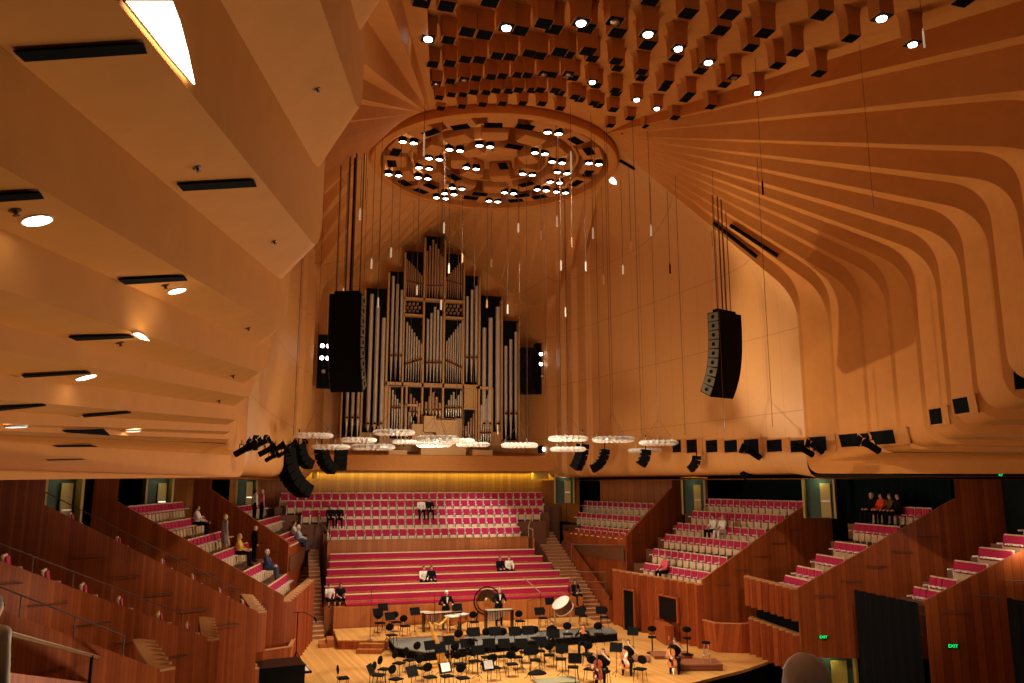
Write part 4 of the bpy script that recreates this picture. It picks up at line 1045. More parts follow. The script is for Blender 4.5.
# curtains: black drapes on the fronts of the right third and fourth boxes, and behind the box seats
def curtain(A, B, z0, z1, lab, matl=BLACK, name='black_curtain'):
    A = Vector(A); B = Vector(B); u = B-A; L = u.length; u.normalize(); n_ = Vector((-u.y, u.x)); k = int(L/.11); t = MB(); rowb = []
    for i in range(k+1):
        p = A+u*(L*i/k)+n_*(.07*math.sin(i*1.25)); rowb.append(p-A)
    vs = [(p.x, p.y, 0) for p in rowb]+[(p.x, p.y, z1-z0) for p in rowb]; n = len(rowb)
    t.add(vs, [(i, i+1, n+i+1, n+i) for i in range(n-1)]); o = t.build(name, matl); o.location = (A.x, A.y, z0); smooth_by_angle(o, 60)
    return tag(o, lab, 'curtain')
curtain((12.05, 27.5), (11.72, 23.75), -1.2, 3.55, 'tall black curtain over the front of the third right box')
curtain((13.05, 21.4), (12.4, 18.4), -1.2, 4.0, 'tall black curtain at the lower right picture edge')
VEL = mat('dark_green_velvet', (.004, .010, .010), .9)
curtain((17.3, 43.2), (17.3, 36.0), 6.3, 8.3, 'dark drape behind the top row of the large right box', VEL, 'dark_drape')
curtain((17.4, 33.5), (17.4, 27.5), 6.3, 8.3, 'dark drape behind the second right box', VEL, 'dark_drape')
curtain((-17.3, 40.0), (-17.3, 36.0), 6.0, 8.2, 'dark drape behind the large left box', VEL, 'dark_drape')
curtain((-17.6, 35.0), (-17.6, 29.9), 6.0, 8.2, 'dark drape behind the second left box', VEL, 'dark_drape')
# rails bolted on the box walls
for side, nm in SIDES:
    for k in (0, 1, 2, 3, 4):
        a, b, c = [Vector(p) for p in BX[k]]
        for i in range(1, 6 if k else 3):
            f = i/6.2
            if side > 0 and k in (3, 4) and f > .9: continue
            p = b.lerp(c, f); n_ = Vector(((c-b).y, -(c-b).x, 0)).normalized(); n_ = n_ if n_.y < 0 else -n_
            u = (c-b); u.z = 0; u.normalize(); q = p+n_*.12; q.z -= (.85 if side > 0 else .9)
            o = thing('wall_rail', (side*q.x, q.y, q.z), 'thin dark rail on the %s %s wall, %s' % (nm, nmk[k], nth(i-1, 5 if k else 2, 'lowest, ', '') if False else ['lowest', 'second lowest', 'third lowest', 'fourth lowest', 'top'][i-1]), 'rail', 'thin rails on the box walls')
            m = MB(); uu = Vector((side*u.x, u.y, 0)); m.path([uu*-.42, uu*.42], .018); m.build('bar', CABLE, o)
            m = MB(); nn_ = Vector((side*n_.x, n_.y, 0)); m.tube(uu*-.38, uu*-.38-nn_*.12, .012, n=5); m.tube(uu*.38, uu*.38-nn_*.12, .012, n=5); m.build('bracket', CABLE, o)
# seats whose ends show above the left parapets, and the slim rails that follow those parapets
for k in (2, 3):
    for (kk, r, Lp, R, zf, n, face) in box_rows:
        if kk != k: continue
        b, c = BX[k][1], list(BX[k][2]); f = math.hypot(R[0]-b[0], R[1]-b[1])/math.hypot(c[0]-b[0], c[1]-b[1]); cz = 6.5 if k == 3 else c[2]; zt_ = b[2]+(cz-b[2])*f
        u = Vector((Lp[0]-R[0], Lp[1]-R[1], 0)).normalized(); fc = Vector((-face[0], face[1], 0)).normalized()
        P = Vector((-(R[0]+u.x*.42), R[1]+u.y*.42, zt_-.72)); put_seat(P, math.atan2(fc.x, -fc.y), 'crimson seat end showing above the left %s parapet, %s row' % (nmk[k], ROWW[r]), 'seat ends above the left parapets')
for k in (2, 3, 4):
    b, c = Vector(BX[k][1]), Vector(BX[k][2]); c.z = 6.5 if k == 3 else c.z
    b.x *= -1; c.x *= -1; b += (c-b)*.12
    t = thing('parapet_rail', b, 'slim dark rail standing above the left %s parapet' % nmk[k], 'handrail', 'slim rails above the left parapets')
    A_ = Vector((0, 0, .36)); B_ = c-b+Vector((0, 0, .36)); m = MB(); m.tube(A_, B_, .016, n=6); m.build('rail', CABLE, t)
    for i in range(7): p = A_.lerp(B_, i/6); m = MB(); m.tube(p, p-Vector((0, 0, .38)), .013, n=5); m.build('post', CABLE, t)
# brass handrail of the nearest left box, on dark posts
t = thing('brass_handrail', (-12.2, 13.5, 4.0), 'long brass handrail on dark posts crossing the lower left corner', 'handrail')
O_ = Vector((-12.2, 13.5, 4.0)); A = hit(-10, 627, 0, -13.4)-O_; B = hit(255, 700, 0, -11.35)-O_
m = MB(); m.tube(A, B, .022, n=8); m.tube(A+Vector((0, 0, -.03)), B+Vector((0, 0, -.03)), .014, n=6); m.build('rail', mat('aged_brass', (.30, .17, .07), .35, .6), t)
for f in (.05, .33, .52, .7, .85, .97):
    p = A.lerp(B, f); m = MB(); m.tube(p, p+Vector((0, 0, -.9)), .028, n=6); m.build('post', BLACK, t)
mb = MB(); pts = [A+O_+Vector((-.1, 0, -.45)), B+O_+Vector((-.1, 0, -.45))]
mb.quad(pts[0], pts[1], pts[1]+Vector((0, 0, -3)), pts[0]+Vector((0, 0, -3))); struct('wall_left_near_parapet', mb, [REDW])
# stairs on both sides of the choir
for side, nm, x0, x1 in ((-1, 'left', -8.85, -7.5), (1, 'right', 6.7, 8.15)):
    t = thing('staircase', ((x0+x1)/2, 42.8, 0), 'narrow wooden staircase climbing along the %s end of the choir benches' % nm, 'stairs')
    n = 26
    for i in range(n):
        z = .17*(i+1); y = i*.38; m = MB(); m.box((0, y+.19, z-.5 if z > .5 else z/2), (x1-x0, .38, 1.0 if z > .5 else z)); 
        m.box((0, y-.0, z-.012), (x1-x0, .05, .03), mi=1); m.build('step', [mat('stair_wood', (.42, .18, .07), .5), mat('nosing', (.78, .52, .30), .5)], t)
# railing at the right lower end of the stairs
m = MB()
for z in (.55, .95): m.path([(0, 0, z), (1.5, -.6, z)], .025)
for q in ((0, 0), (1.5, -.6)): m.tube((q[0], q[1], 0), (q[0], q[1], 1.5 if q[0] else 1.0), .03, n=6)
m.path([(0, 0, 1.5), (1.5, -.6, 1.5)], .025)
o = m.build('metal_railing', CABLE); o.location = (6.3, 43.3, 1.3); tag(o, 'dark metal railing at the foot of the right stairs', 'railing')
m = MB(); m.path([(0, 0, 0), (2.6, -1.6, .0)], .03); m.tube((0, 0, 0), (0, 0, -1.2), .03, n=6); m.tube((2.6, -1.6, 0), (2.6, -1.6, -1.2), .03, n=6)
o = m.build('metal_railing', CABLE); o.location = (6.6, 44.8, 4.2); tag(o, 'dark metal railing above the right stairs, near the large box', 'railing')
print('SEATS', NSEAT[0], 'stuff', len(STUFF_SEATS))

# ================================================================== orchestra furniture
def on_floor(x, y, z): return hit(x, y, 2, z)
def chair0():
    t = thing('orchestra_chair', (0, 0, 0), 'chair', 'chair')
    m = MB(); m.rbox((0, 0, .46), (.44, .42, .06), .028); smooth_by_angle(m.build('seat', BLACK, t))
    m = MB(); m.ball((0, .21, .78), .20, 1.05, .17, .85, 8); smooth_by_angle(m.build('backrest', BLACK, t))
    m = MB(); m.tube((0, .18, .42), (0, .24, .74), .014, n=6); m.build('back_stem', CHROME, t)
    for sx in (-1, 1):
        for sy in (-1, 1):
            m = MB(); m.tube((sx*.17, sy*.15, .44), (sx*.21, sy*.20, 0), .012, n=6); m.build('leg', BLACKG, t)
    return t
def stand0():
    t = thing('music_stand', (0, 0, 0), 'stand', 'music stand')
    m = MB(); M = Matrix.Translation((0, 0, 1.12)) @ Matrix.Rotation(-.5, 4, 'X')
    m.rbox((0, 0, 0), (.52, .015, .36), .006, rx=-.45); m.v = [(v[0], v[1], v[2]+1.12) for v in m.v]; m.box((0, -.11, .95), (.50, .06, .012)); m.build('desk', BLACK, t)
    m = MB(); m.tube((0, 0, .10), (0, .02, 1.05), .013, n=6); m.build('pole', BLACKG, t)
    for k in range(3):
        a = 2*math.pi*k/3+.5; m = MB(); m.tube((0, 0, .22), (.26*math.cos(a), .26*math.sin(a), .0), .010, n=5); m.build('leg', BLACKG, t)
    return t
def stool0():
    t = thing('high_stool', (0, 0, 0), 'stool', 'stool')
    m = MB(); m.lathe((0, 0, .74), [(.001, 0), (.17, 0), (.19, .03), (.17, .07), (.001, .075)], 18); smooth_by_angle(m.build('seat', BLACK, t))
    for k in range(4):
        a = math.pi/4+math.pi/2*k; m = MB(); m.tube((.10*math.cos(a), .10*math.sin(a), .74), (.22*math.cos(a), .22*math.sin(a), 0), .013, n=6); m.build('leg', CHROME, t)
    m = MB(); m.torus((0, 0, .28), .185, .012, 20, 6); m.build('foot_ring', CHROME, t)
    return t
def backstool0():
    t = thing('high_stool_with_back', (0, 0, 0), 'stool', 'stool')
    m = MB(); m.lathe((0, 0, .68), [(.001, 0), (.18, 0), (.20, .03), (.18, .07), (.001, .075)], 18); smooth_by_angle(m.build('seat', BLACK, t))
    m = MB(); m.tube((0, 0, .06), (0, 0, .68), .03, n=8); m.build('column', BLACKG, t)
    m = MB(); m.lathe((0, 0, 0), [(.27, 0), (.27, .03), (.06, .07), (.001, .07)], 20); m.build('base', BLACKG, t)
    m = MB(); m.tube((0, .16, .68), (0, .22, 1.0), .014, n=6); m.build('back_stem', BLACKG, t)
    m = MB(); m.ball((0, .21, 1.05), .19, 1.1, .2, .7, 8); smooth_by_angle(m.build('backrest', BLACK, t))
    return t
KIND = {}
def place(fn, key, P, rz, lab, grp, scale=None):
    if key not in KIND:
        o = fn(); KIND[key] = o; o.location = P; o.rotation_euler = (0, 0, rz); o['label'] = lab; o['group'] = grp; return o
    return dup(KIND[key], P, rz, lab, grp)
# chairs: picture position of each seat, floor level it stands on (0 platform, 1 rear risers), turn
CH = [(343,678,0,1.7),(384.5,669,0,.9),(379,675,0,1.0),(396,679,0,.6),(409.5,660,0,.7),(399,663,0,.8),(423,668,0,.5),(430,677,0,.3),(460,664,0,.3),(463,678,0,.2),(447,676,0,.3),(475,661,0,.2),(494,667.5,0,.1),(512,664,0,0),(487,657,0,.1),(502,656.5,0,0),
      (517,657,0,0),(549,655,0,-.3),(561,659,0,-.4),(535,660,0,-.2),(587.5,654,0,-.5),(590,669,0,-.7),(640,669,0,-.9),(573,667,0,-.4),(457,655,0,.2),(472,652,0,.1),(525,652,0,-.1),(540,651,0,-.2),(444,654,0,.4),(420,654,0,.5),
      (380,623,1,.3),(391.5,635,1,.3),(405,626,1,.2),(349,617,1,.6),(396,622,1,.2),(520,621,1,0),(543,618,1,0),(583,616,1,-.2),(604,617,1,-.4),(474,622,1,0),(488,640,1,.1),(472,640,1,.1),(504,640,1,0),(520,640,1,0),(536,638,1,0),(553,637,1,-.1),(568,634,1,-.2),(460,642,1,.1),(599,634,1,-.2)]
chs = []
ks = sorted(CH, key=lambda c: (c[2], -round(c[1]/9), c[0])); 
front = sorted([c for c in CH if c[2] == 0]); rear = sorted([c for c in CH if c[2] == 1])
for grp, g in ((front, 'on the platform floor'), (rear, 'on the rear risers')):
    for i, (x, y, lv, rz) in enumerate(grp):
        z = .42 if lv else 0; P = on_floor(x, y, z+.46); P.z = z
        place(chair0, 'chair', P, rz, 'black orchestra chair %s, %s' % (g, nth(i, len(grp)) if i < 30 and len(grp)-1-i < 30 else 'middle'), 'orchestra chairs '+g)
SD = [(378,612,1,.3),(390,616,1,.3),(415,611,1,.2),(383,607,1,.2),(457,607,1,0),(474,631.6,1,0),(495,631,1,0),(514.5,631,1,0),(528,630,1,0),(539.5,611,1,0),(549.7,601,1,0),(579.7,611,1,-.2),(601,610,1,-.3),
      (466,643,0,.1),(489,643,0,0),(504,643,0,0),(521.6,643,0,0),(541,641,0,0),(554,633,0,-.2),(370.5,669,0,1.1),(412,671,0,.6),(575,658,0,-.4),(633,631,0,-.7),(430,645,0,.3),(449,640,0,.2),(445,667.5,0,.3,'s'),(488,665,0,.2,'s'),(440,648,0,.3),(616,647,0,-.6),(562,648,0,-.3),(530,650,0,-.1),(478,650,0,.1)]
SD.sort()
sdp = 0
for i, c in enumerate(SD):
    x, y, lv, rz = c[:4]; z = .42 if lv else 0; P = on_floor(x, y, z+1.12); P.z = z
    sheet = len(c) > 4
    lab = '%s, %s' % ('black music stand bearing a white score' if sheet else 'black music stand among the orchestra chairs', nth(i, len(SD)) if i < 30 and len(SD)-1-i < 30 else 'middle')
    o = place(stand0, 'stand', P, rz+math.pi*0, lab, 'music stands')
    if sheet:
        m = MB(); m.rbox((0, -.03, 0), (.36, .012, .30), .004, rx=-.45); m.v = [(v[0], v[1]-.01, v[2]+1.14) for v in m.v]; s_ = m.build('sheet_music', WHITE); s_.location = P; s_.rotation_euler = (0, 0, rz); tag(s_, 'white open score on a music stand, %s of the two' % ('left' if x < 460 else 'right'), 'sheet music')
# double-bass corner: podiums and stools
def podium(x, y, w_, d_, h_, rz, lab):
    P = on_floor(x, y, 0); t = thing('wooden_podium', P, lab, 'podium', rz=rz)
    m = MB(); m.rbox((0, 0, h_/2-.02), (w_, d_, h_-.04), .01); m.build('box', mat('podium_wood', (.20, .06, .025), .4), t); m = MB(); m.rbox((0, 0, h_-.02), (w_+.04, d_+.04, .04), .01); m.build('top', mat('podium_top', (.30, .11, .05), .4), t)
    return P
podium(697, 668, 1.9, 1.1, .26, -.25, 'low reddish wooden podium near the right platform edge')
podium(671, 657, 1.7, 1.0, .16, -.25, 'lower wooden podium behind the other one at the right')
podium(636, 660, 1.2, .9, .12, -.5, 'low dark wooden podium between the cellists')
for i, (x, y, z, k) in enumerate([(706,643,.26,0),(687,637,.16,1),(652,636,0,1)]):
    P = on_floor(x, y, z+.76); P.z = z
    if k == 0: place(stool0, 'stool', P, -.4, 'black round stool with steel legs on the right podium', 'high stools')
    else: place(backstool0, 'bstool', P, -.5, 'tall black stool with backrest, %s' % ('left of the wooden booth' if x > 670 else 'before the dark stage doorway'), 'high stools with backs')
# lidded black grand piano at the left edge
t = thing('grand_piano', Vector((-9.95, 33.0, 0)), 'black closed grand piano at the left edge of the platform', 'piano', rz=1.75)
m = MB(); out = [(-.75, -1.0), (.75, -1.0), (.75, .1), (.55, .5), (.2, .9), (-.1, 1.25), (-.45, 1.35), (-.72, 1.1)]
m.prism(out, .18, .95); m.build('case', BLACKG, t); m = MB(); m.prism([(x*1.03, y*1.03) for x, y in out], .95, .985); m.build('lid', BLACKG, t)
m = MB(); m.rbox((0, -1.12, .68), (1.46, .3, .08), .01); m.build('keybed', BLACKG, t)
m = MB(); m.box((0, -1.12, .73), (1.25, .16, .02)); m.build('keys', WHITE, t)
for q in ((-.62, -.85), (.62, -.85), (-.3, 1.0)): m = MB(); m.tube((q[0], q[1], 0), (q[0], q[1], .62), .04, .07, n=10); m.build('leg', BLACKG, t)
m = MB(); m.tube((0, -.75, .06), (0, -.75, .62), .03, n=8); m.box((0, -.8, .08), (.3, .15, .04)); m.build('pedal_lyre', BLACKG, t)
# microphone stand with a stereo bar
P = on_floor(289, 672, 0)+Vector((.25, 0, 0)); t = thing('microphone_stand', P, 'tall black microphone stand with a two-armed bar beside the piano', 'microphone stand'); H = hit(284, 613, 1, P.y).z
m = MB(); m.tube((0, 0, .3), (0, 0, H), .022, n=8); m.build('mast', BLACKG, t)
for k in range(3): a = 2*math.pi*k/3; m = MB(); m.tube((0, 0, .8), (.5*math.cos(a), .5*math.sin(a), 0), .02, n=6); m.build('leg', BLACKG, t)
m = MB(); m.path([(-.7, 0, H-.28), (-.25, 0, H), (.25, 0, H), (.7, 0, H-.25)], .014); m.build('stereo_bar', BLACK, t)
for s_ in (-1, 1):
    m = MB(); m.tube((s_*.68, -.05, H-.22), (s_*.74, -.28, H-.34), .04, .05, 8); m.build('microphone', BLACK, t)
def thin_mic(x, y, z, h, boom, lab):
    P = on_floor(x, y, z); t = thing('microphone_stand', P, lab, 'microphone stand', 'slim microphone stands')
    m = MB(); m.tube((0, 0, .02), (0, 0, h), .012, n=6); m.build('mast', BLACKG, t); m = MB(); m.lathe((0, 0, 0), [(.16, 0), (.16, .02), (.001, .03)], 16); m.build('round_base', CHROME, t)
    m = MB(); m.tube((0, 0, h), boom_v(boom, h), .010, n=6); m.tube(boom_v(boom, h), Vector(boom_v(boom, h))+Vector((boom*.08, -.03, -.03)), .025, n=6); m.build('boom', BLACKG, t)
def boom_v(b, h): return (b*.5, -.1, h+.15)
thin_mic(370, 640, .42, 2.3, .5, 'slim tall microphone stand on a steel base at the rear left'); thin_mic(434, 645, .42, 2.2, -.5, 'slim microphone stand near the harp'); thin_mic(528, 641, 0, 1.9, 1.0, 'slim microphone stand behind the middle chairs')
# pale boom over the percussion at right
t = thing('percussion_boom', on_floor(541, 622, .42), 'long pale boom arm of a stand, slanting over the rear chairs', 'boom stand'); m = MB(); m.tube((-.9, .2, 2.3), (.0, 0, 1.5), .03, n=8); m.build('boom_arm', CHROME, t); m = MB(); m.tube((0, 0, 0), (0, 0, 1.5), .02, n=6); m.build('mast', BLACKG, t)
# harp
P = on_floor(436, 667, 0); t = thing('concert_harp', P, 'golden concert harp standing left of the middle of the orchestra', 'harp', rz=.35); t.scale = (1.12,)*3
GOLD = mat('gilded_wood', (.85, .50, .12), .3, .35, noise=.1)
m = MB(); prev = None
for i in range(10):
    f = i/9; w_ = .36*(1-f)+.10*f; c = Vector((-.38+.62*(1-f)*.9+.12, 0, .16+1.35*f)); m.tube(c, c+Vector((-.062, 0, .15)), w_*.5, (w_-.028)*.5, 12)
smooth_by_angle(m.build('soundbox', GOLD, t), 50)
m = MB(); m.tube((.62, 0, .08), (.50, 0, 1.72), .035, .03, 12); m.tube((.50, 0, 1.66), (.49, 0, 1.80), .05, .055, 12); m.v = [(v[0]-1.05 if 0 else v[0], v[1], v[2]) for v in m.v]; m.build('column', GOLD, t)
m = MB(); nk = [(.50, 0, 1.78), (.38, 0, 1.70), (.25, 0, 1.58), (.12, 0, 1.52), (0, 0, 1.56), (-.12, 0, 1.60)]
for a, b in zip(nk[:-1], nk[1:]): m.tube(a, b, .045, .04, 10)
m.build('neck', GOLD, t)
m = MB(); m.rbox((.22, 0, .06), (.95, .34, .12), .03); m.build('base', GOLD, t)
m = MB()
for i in range(14):
    f = i/14; m.tube((.44-.50*f, 0, 1.70-.14*f), (.44-.58*f*.9, 0, .16+1.25*f), .003, n=3)
m.build('strings', CHROME, t)
# bass drum tilted on a frame
P = on_floor(563, 626, .42); t = thing('bass_drum', P, 'bass drum with white head tilted on a stand at the right rear', 'drum', rz=-.1)
M = Matrix.Translation((0, 0, 1.0)) @ Matrix.Rotation(-.6, 4, 'Y') @ Matrix.Rotation(.25, 4, 'X')
m = MB(); m.lathe((0, 0, 0), [(.48, -.22), (.48, .22)], 30, M=M.to_3x3()); m.v = [(v[0], v[1], v[2]+1.0) for v in m.v]; smooth_by_angle(m.build('shell', mat('drum_dark_wood', (.10, .03, .015), .3), t), 50)
for z, nm_ in ((.23, 'top_head'), (-.23, 'lower_head')):
    m = MB(); m.lathe((0, 0, 0), [(.47, z), (.001, z*1.02)], 30, M=M.to_3x3()); m.v = [(v[0], v[1], v[2]+1.0) for v in m.v]; m.build(nm_, WHITE, t)
    m = MB(); m.torus((0, 0, 0), .49, .022, 30, 6, M=M.to_3x3()); off = M.to_3x3() @ Vector((0, 0, z)); m.v = [(v[0]+off.x, v[1]+off.y, v[2]+1.0+off.z) for v in m.v]; m.build('hoop', mat('hoop_white', (.7, .62, .5), .4), t)
m = MB(); m.path([(-.4, -.2, 0), (-.45, 0, .8), (.45, 0, .8), (.4, -.2, 0)], .022); m.path([(-.4, .3, 0), (-.45, 0, .8)], .022); m.path([(.4, .3, 0), (.45, 0, .8)], .022); m.build('tilting_frame', CHROME, t)
# tam-tam in its frame
P = on_floor(487, 621, .42); t = thing('tam_tam', P, 'large round gong in a dark frame behind the right percussionist', 'gong')
m = MB(); M = Matrix.Rotation(math.pi/2, 4, 'X').to_3x3(); m.lathe((0, 0, 1.05), [(.58, .05), (.60, 0), (.52, -.02), (.2, -.03), (.001, -.03)], 36, M=M); smooth_by_angle(m.build('gong_plate', mat('dark_bronze', (.10, .05, .02), .35, .7), t))
m = MB(); m.lathe((0, -.035, 1.05), [(.16, 0), (.10, .02), (.001, .03)], 20, M=M); m.build('boss', mat('gold_boss', (.5, .3, .08), .3, .7), t)
m = MB(); m.torus((0, 0, 1.05), .72, .035, 40, 8, M=M); m.build('ring_frame', BLACK, t)
for s_ in (-1, 1): m = MB(); m.tube((s_*.5, 0, .55), (s_*.6, 0, 0), .03, n=6); m.box((s_*.6, 0, .02), (.08, .6, .04)); m.build('foot', BLACK, t)
# timpani, marimbas, snare / tom drums
def timpano(P, r, lab):
    t = thing('timpano', P, lab, 'timpani', 'kettledrums'); m = MB(); m.lathe((0, 0, 0), [(.06, .34), (r*.55, .40), (r*.9, .58), (r, .80)], 24); smooth_by_angle(m.build('bowl', mat('copper', (.55, .22, .09), .28, .8), t), 50)
    m = MB(); m.lathe((0, 0, 0), [(r, .815), (.001, .82)], 24); m.build('head', WHITE, t); m = MB(); m.torus((0, 0, .81), r+.01, .02, 28, 6); m.build('hoop', CHROME, t)
    for k in range(3): a = 2*math.pi*k/3; m = MB(); m.tube((r*.9*math.cos(a), r*.9*math.sin(a), .7), (r*.75*math.cos(a), r*.75*math.sin(a), 0), .02, n=6); m.build('leg', BLACKG, t)
for i, (x, y, r) in enumerate([(452,630,.38),(462,628,.36),(433,627,.34),(425.5,626,.30)]):
    P = on_floor(x, y-14, .42+.81); P.z = .42; timpano(P, r, 'kettledrum with pale head before the white-haired percussionist, %s' % nth(i if i < 2 else i, 4) if False else 'kettledrum with pale head around the left percussionist, %s' % ['third from the left', 'rightmost', 'second from the left', 'leftmost'][i])
def mallet(P, w_, rz, lab, bar):
    t = thing('mallet_instrument', P, lab, 'xylophone', 'keyed percussion', rz); m = MB()
    for k in range(22):
        f = k/21; L = .60*(1-f)+.30*f; m.box((-w_/2+w_*(k+.5)/22, 0, .90), (w_/22*.82, L, .025))
    m.build('bars', bar, t); m = MB()
    for s_ in (-1, 1): m.tube((-w_/2, s_*.28, .86), (w_/2, s_*.16, .86), .02, n=6)
    m.build('frame_rails', BLACKG, t)
    for s_ in (-1, 1): m = MB(); m.box((s_*w_/2, 0, .45), (.05, .45, .85)); m.build('end_frame', BLACKG, t)
    m = MB()
    for k in range(16): f = k/15; m.tube((-w_/2+w_*(k+.5)/16, 0, .84), (-w_/2+w_*(k+.5)/16, 0, .84-.55*(1-f)-.1), .025, n=6)
    m.build('resonators', CHROME, t)
P = on_floor(442, 612, 1.32); P.z = .42; mallet(P, 1.9, .05, 'marimba with pale bars before the left percussionist', mat('rosewood_pale', (.62, .45, .28), .4))
P = on_floor(499, 609.5, 1.32); P.z = .42; mallet(P, 1.4, 0, 'vibraphone with pale bars before the right percussionist', mat('pale_alloy', (.8, .72, .5), .35, .5))
# timber chest, small dark heap and pale mat
m = MB(); m.rbox((0, 0, .36), (1.0, .5, .72), .02); o = m.build('timber_chest', mat('chest_wood', (.45, .19, .06), .4)); o.location = on_floor(453, 650, 0); tag(o, 'boxy timber chest between harp and chairs', 'chest')
m = MB(); m.lathe((0, 0, 0), [(.42, 0), (.35, .08), (.22, .13), (.12, .17), (.001, .18)], 14); o = smooth_by_angle(m.build('black_cloth_heap', BLACK), 60); o.location = on_floor(537, 674, 0); o.scale = (1, .7, 1); tag(o, 'small crumpled heap of black cloth on the floor in front', 'cloth')
m = MB(); m.rbox((0, 0, .04), (1.7, .9, .08), .01); o = m.build('conductor_podium', mat('pale_podium', (.26, .24, .13), .7)); o.location = on_floor(556, 682, 0); tag(o, 'low pale flat podium at the bottom edge of the picture', 'podium')

# ================================================================== people
SKIN = mat('skin', (.62, .34, .20), .5); 
def cloth(nm, c): return mat('cloth_'+nm, c, .85, noise=.12, nscale=12)
CL = {'black': cloth('black', (.008, .008, .010)), 'white': cloth('white', (.80, .76, .68)), 'pink': cloth('pink', (.75, .20, .28)), 'grey': cloth('grey_print', (.34, .32, .32)), 'yellow': cloth('yellow', (.80, .48, .10)),
      'blue': cloth('dark_blue', (.05, .07, .14)), 'pale_blue': cloth('pale_blue', (.45, .52, .66)), 'red': cloth('red', (.75, .06, .02)), 'rose': cloth('rose', (.62, .10, .12)), 'cream': cloth('cream', (.72, .66, .52)), 'brown': cloth('brown', (.12, .06, .03))}
HAIR = {'white': mat('white_hair', (.92, .88, .86), .7), 'dark': mat('dark_hair', (.02, .012, .008), .6), 'blonde': mat('blonde_hair', (.62, .42, .18), .6), 'grey': mat('grey_hair', (.30, .27, .24), .7), 'bald': SKIN, 'brown': mat('brown_hair', (.09, .04, .02), .6)}
def remesh(o, v):
    md = o.modifiers.new('Remesh', 'REMESH'); md.mode = 'VOXEL'; md.voxel_size = v; md.use_smooth_shade = True
    return o
def limb(mb, pts, rs, grow=0):
    for (a, b, ra, rb) in zip(pts[:-1], pts[1:], rs[:-1], rs[1:]):
        mb.tube(a, b, ra+grow, rb+grow, 10); 
    for p, r in zip(pts, rs): mb.ball(p, (r+grow)*.995, n=6)
def elbow(S_, H_, l1, l2, bend):
    d = H_-S_; L = min(d.length, (l1+l2)*.985); d.normalize(); a = (l1*l1-l2*l2+L*L)/(2*L); h = math.sqrt(max(0, l1*l1-a*a)); b = (bend-d*bend.dot(d)).normalized()
    return S_+d*a+b*h, S_+d*L
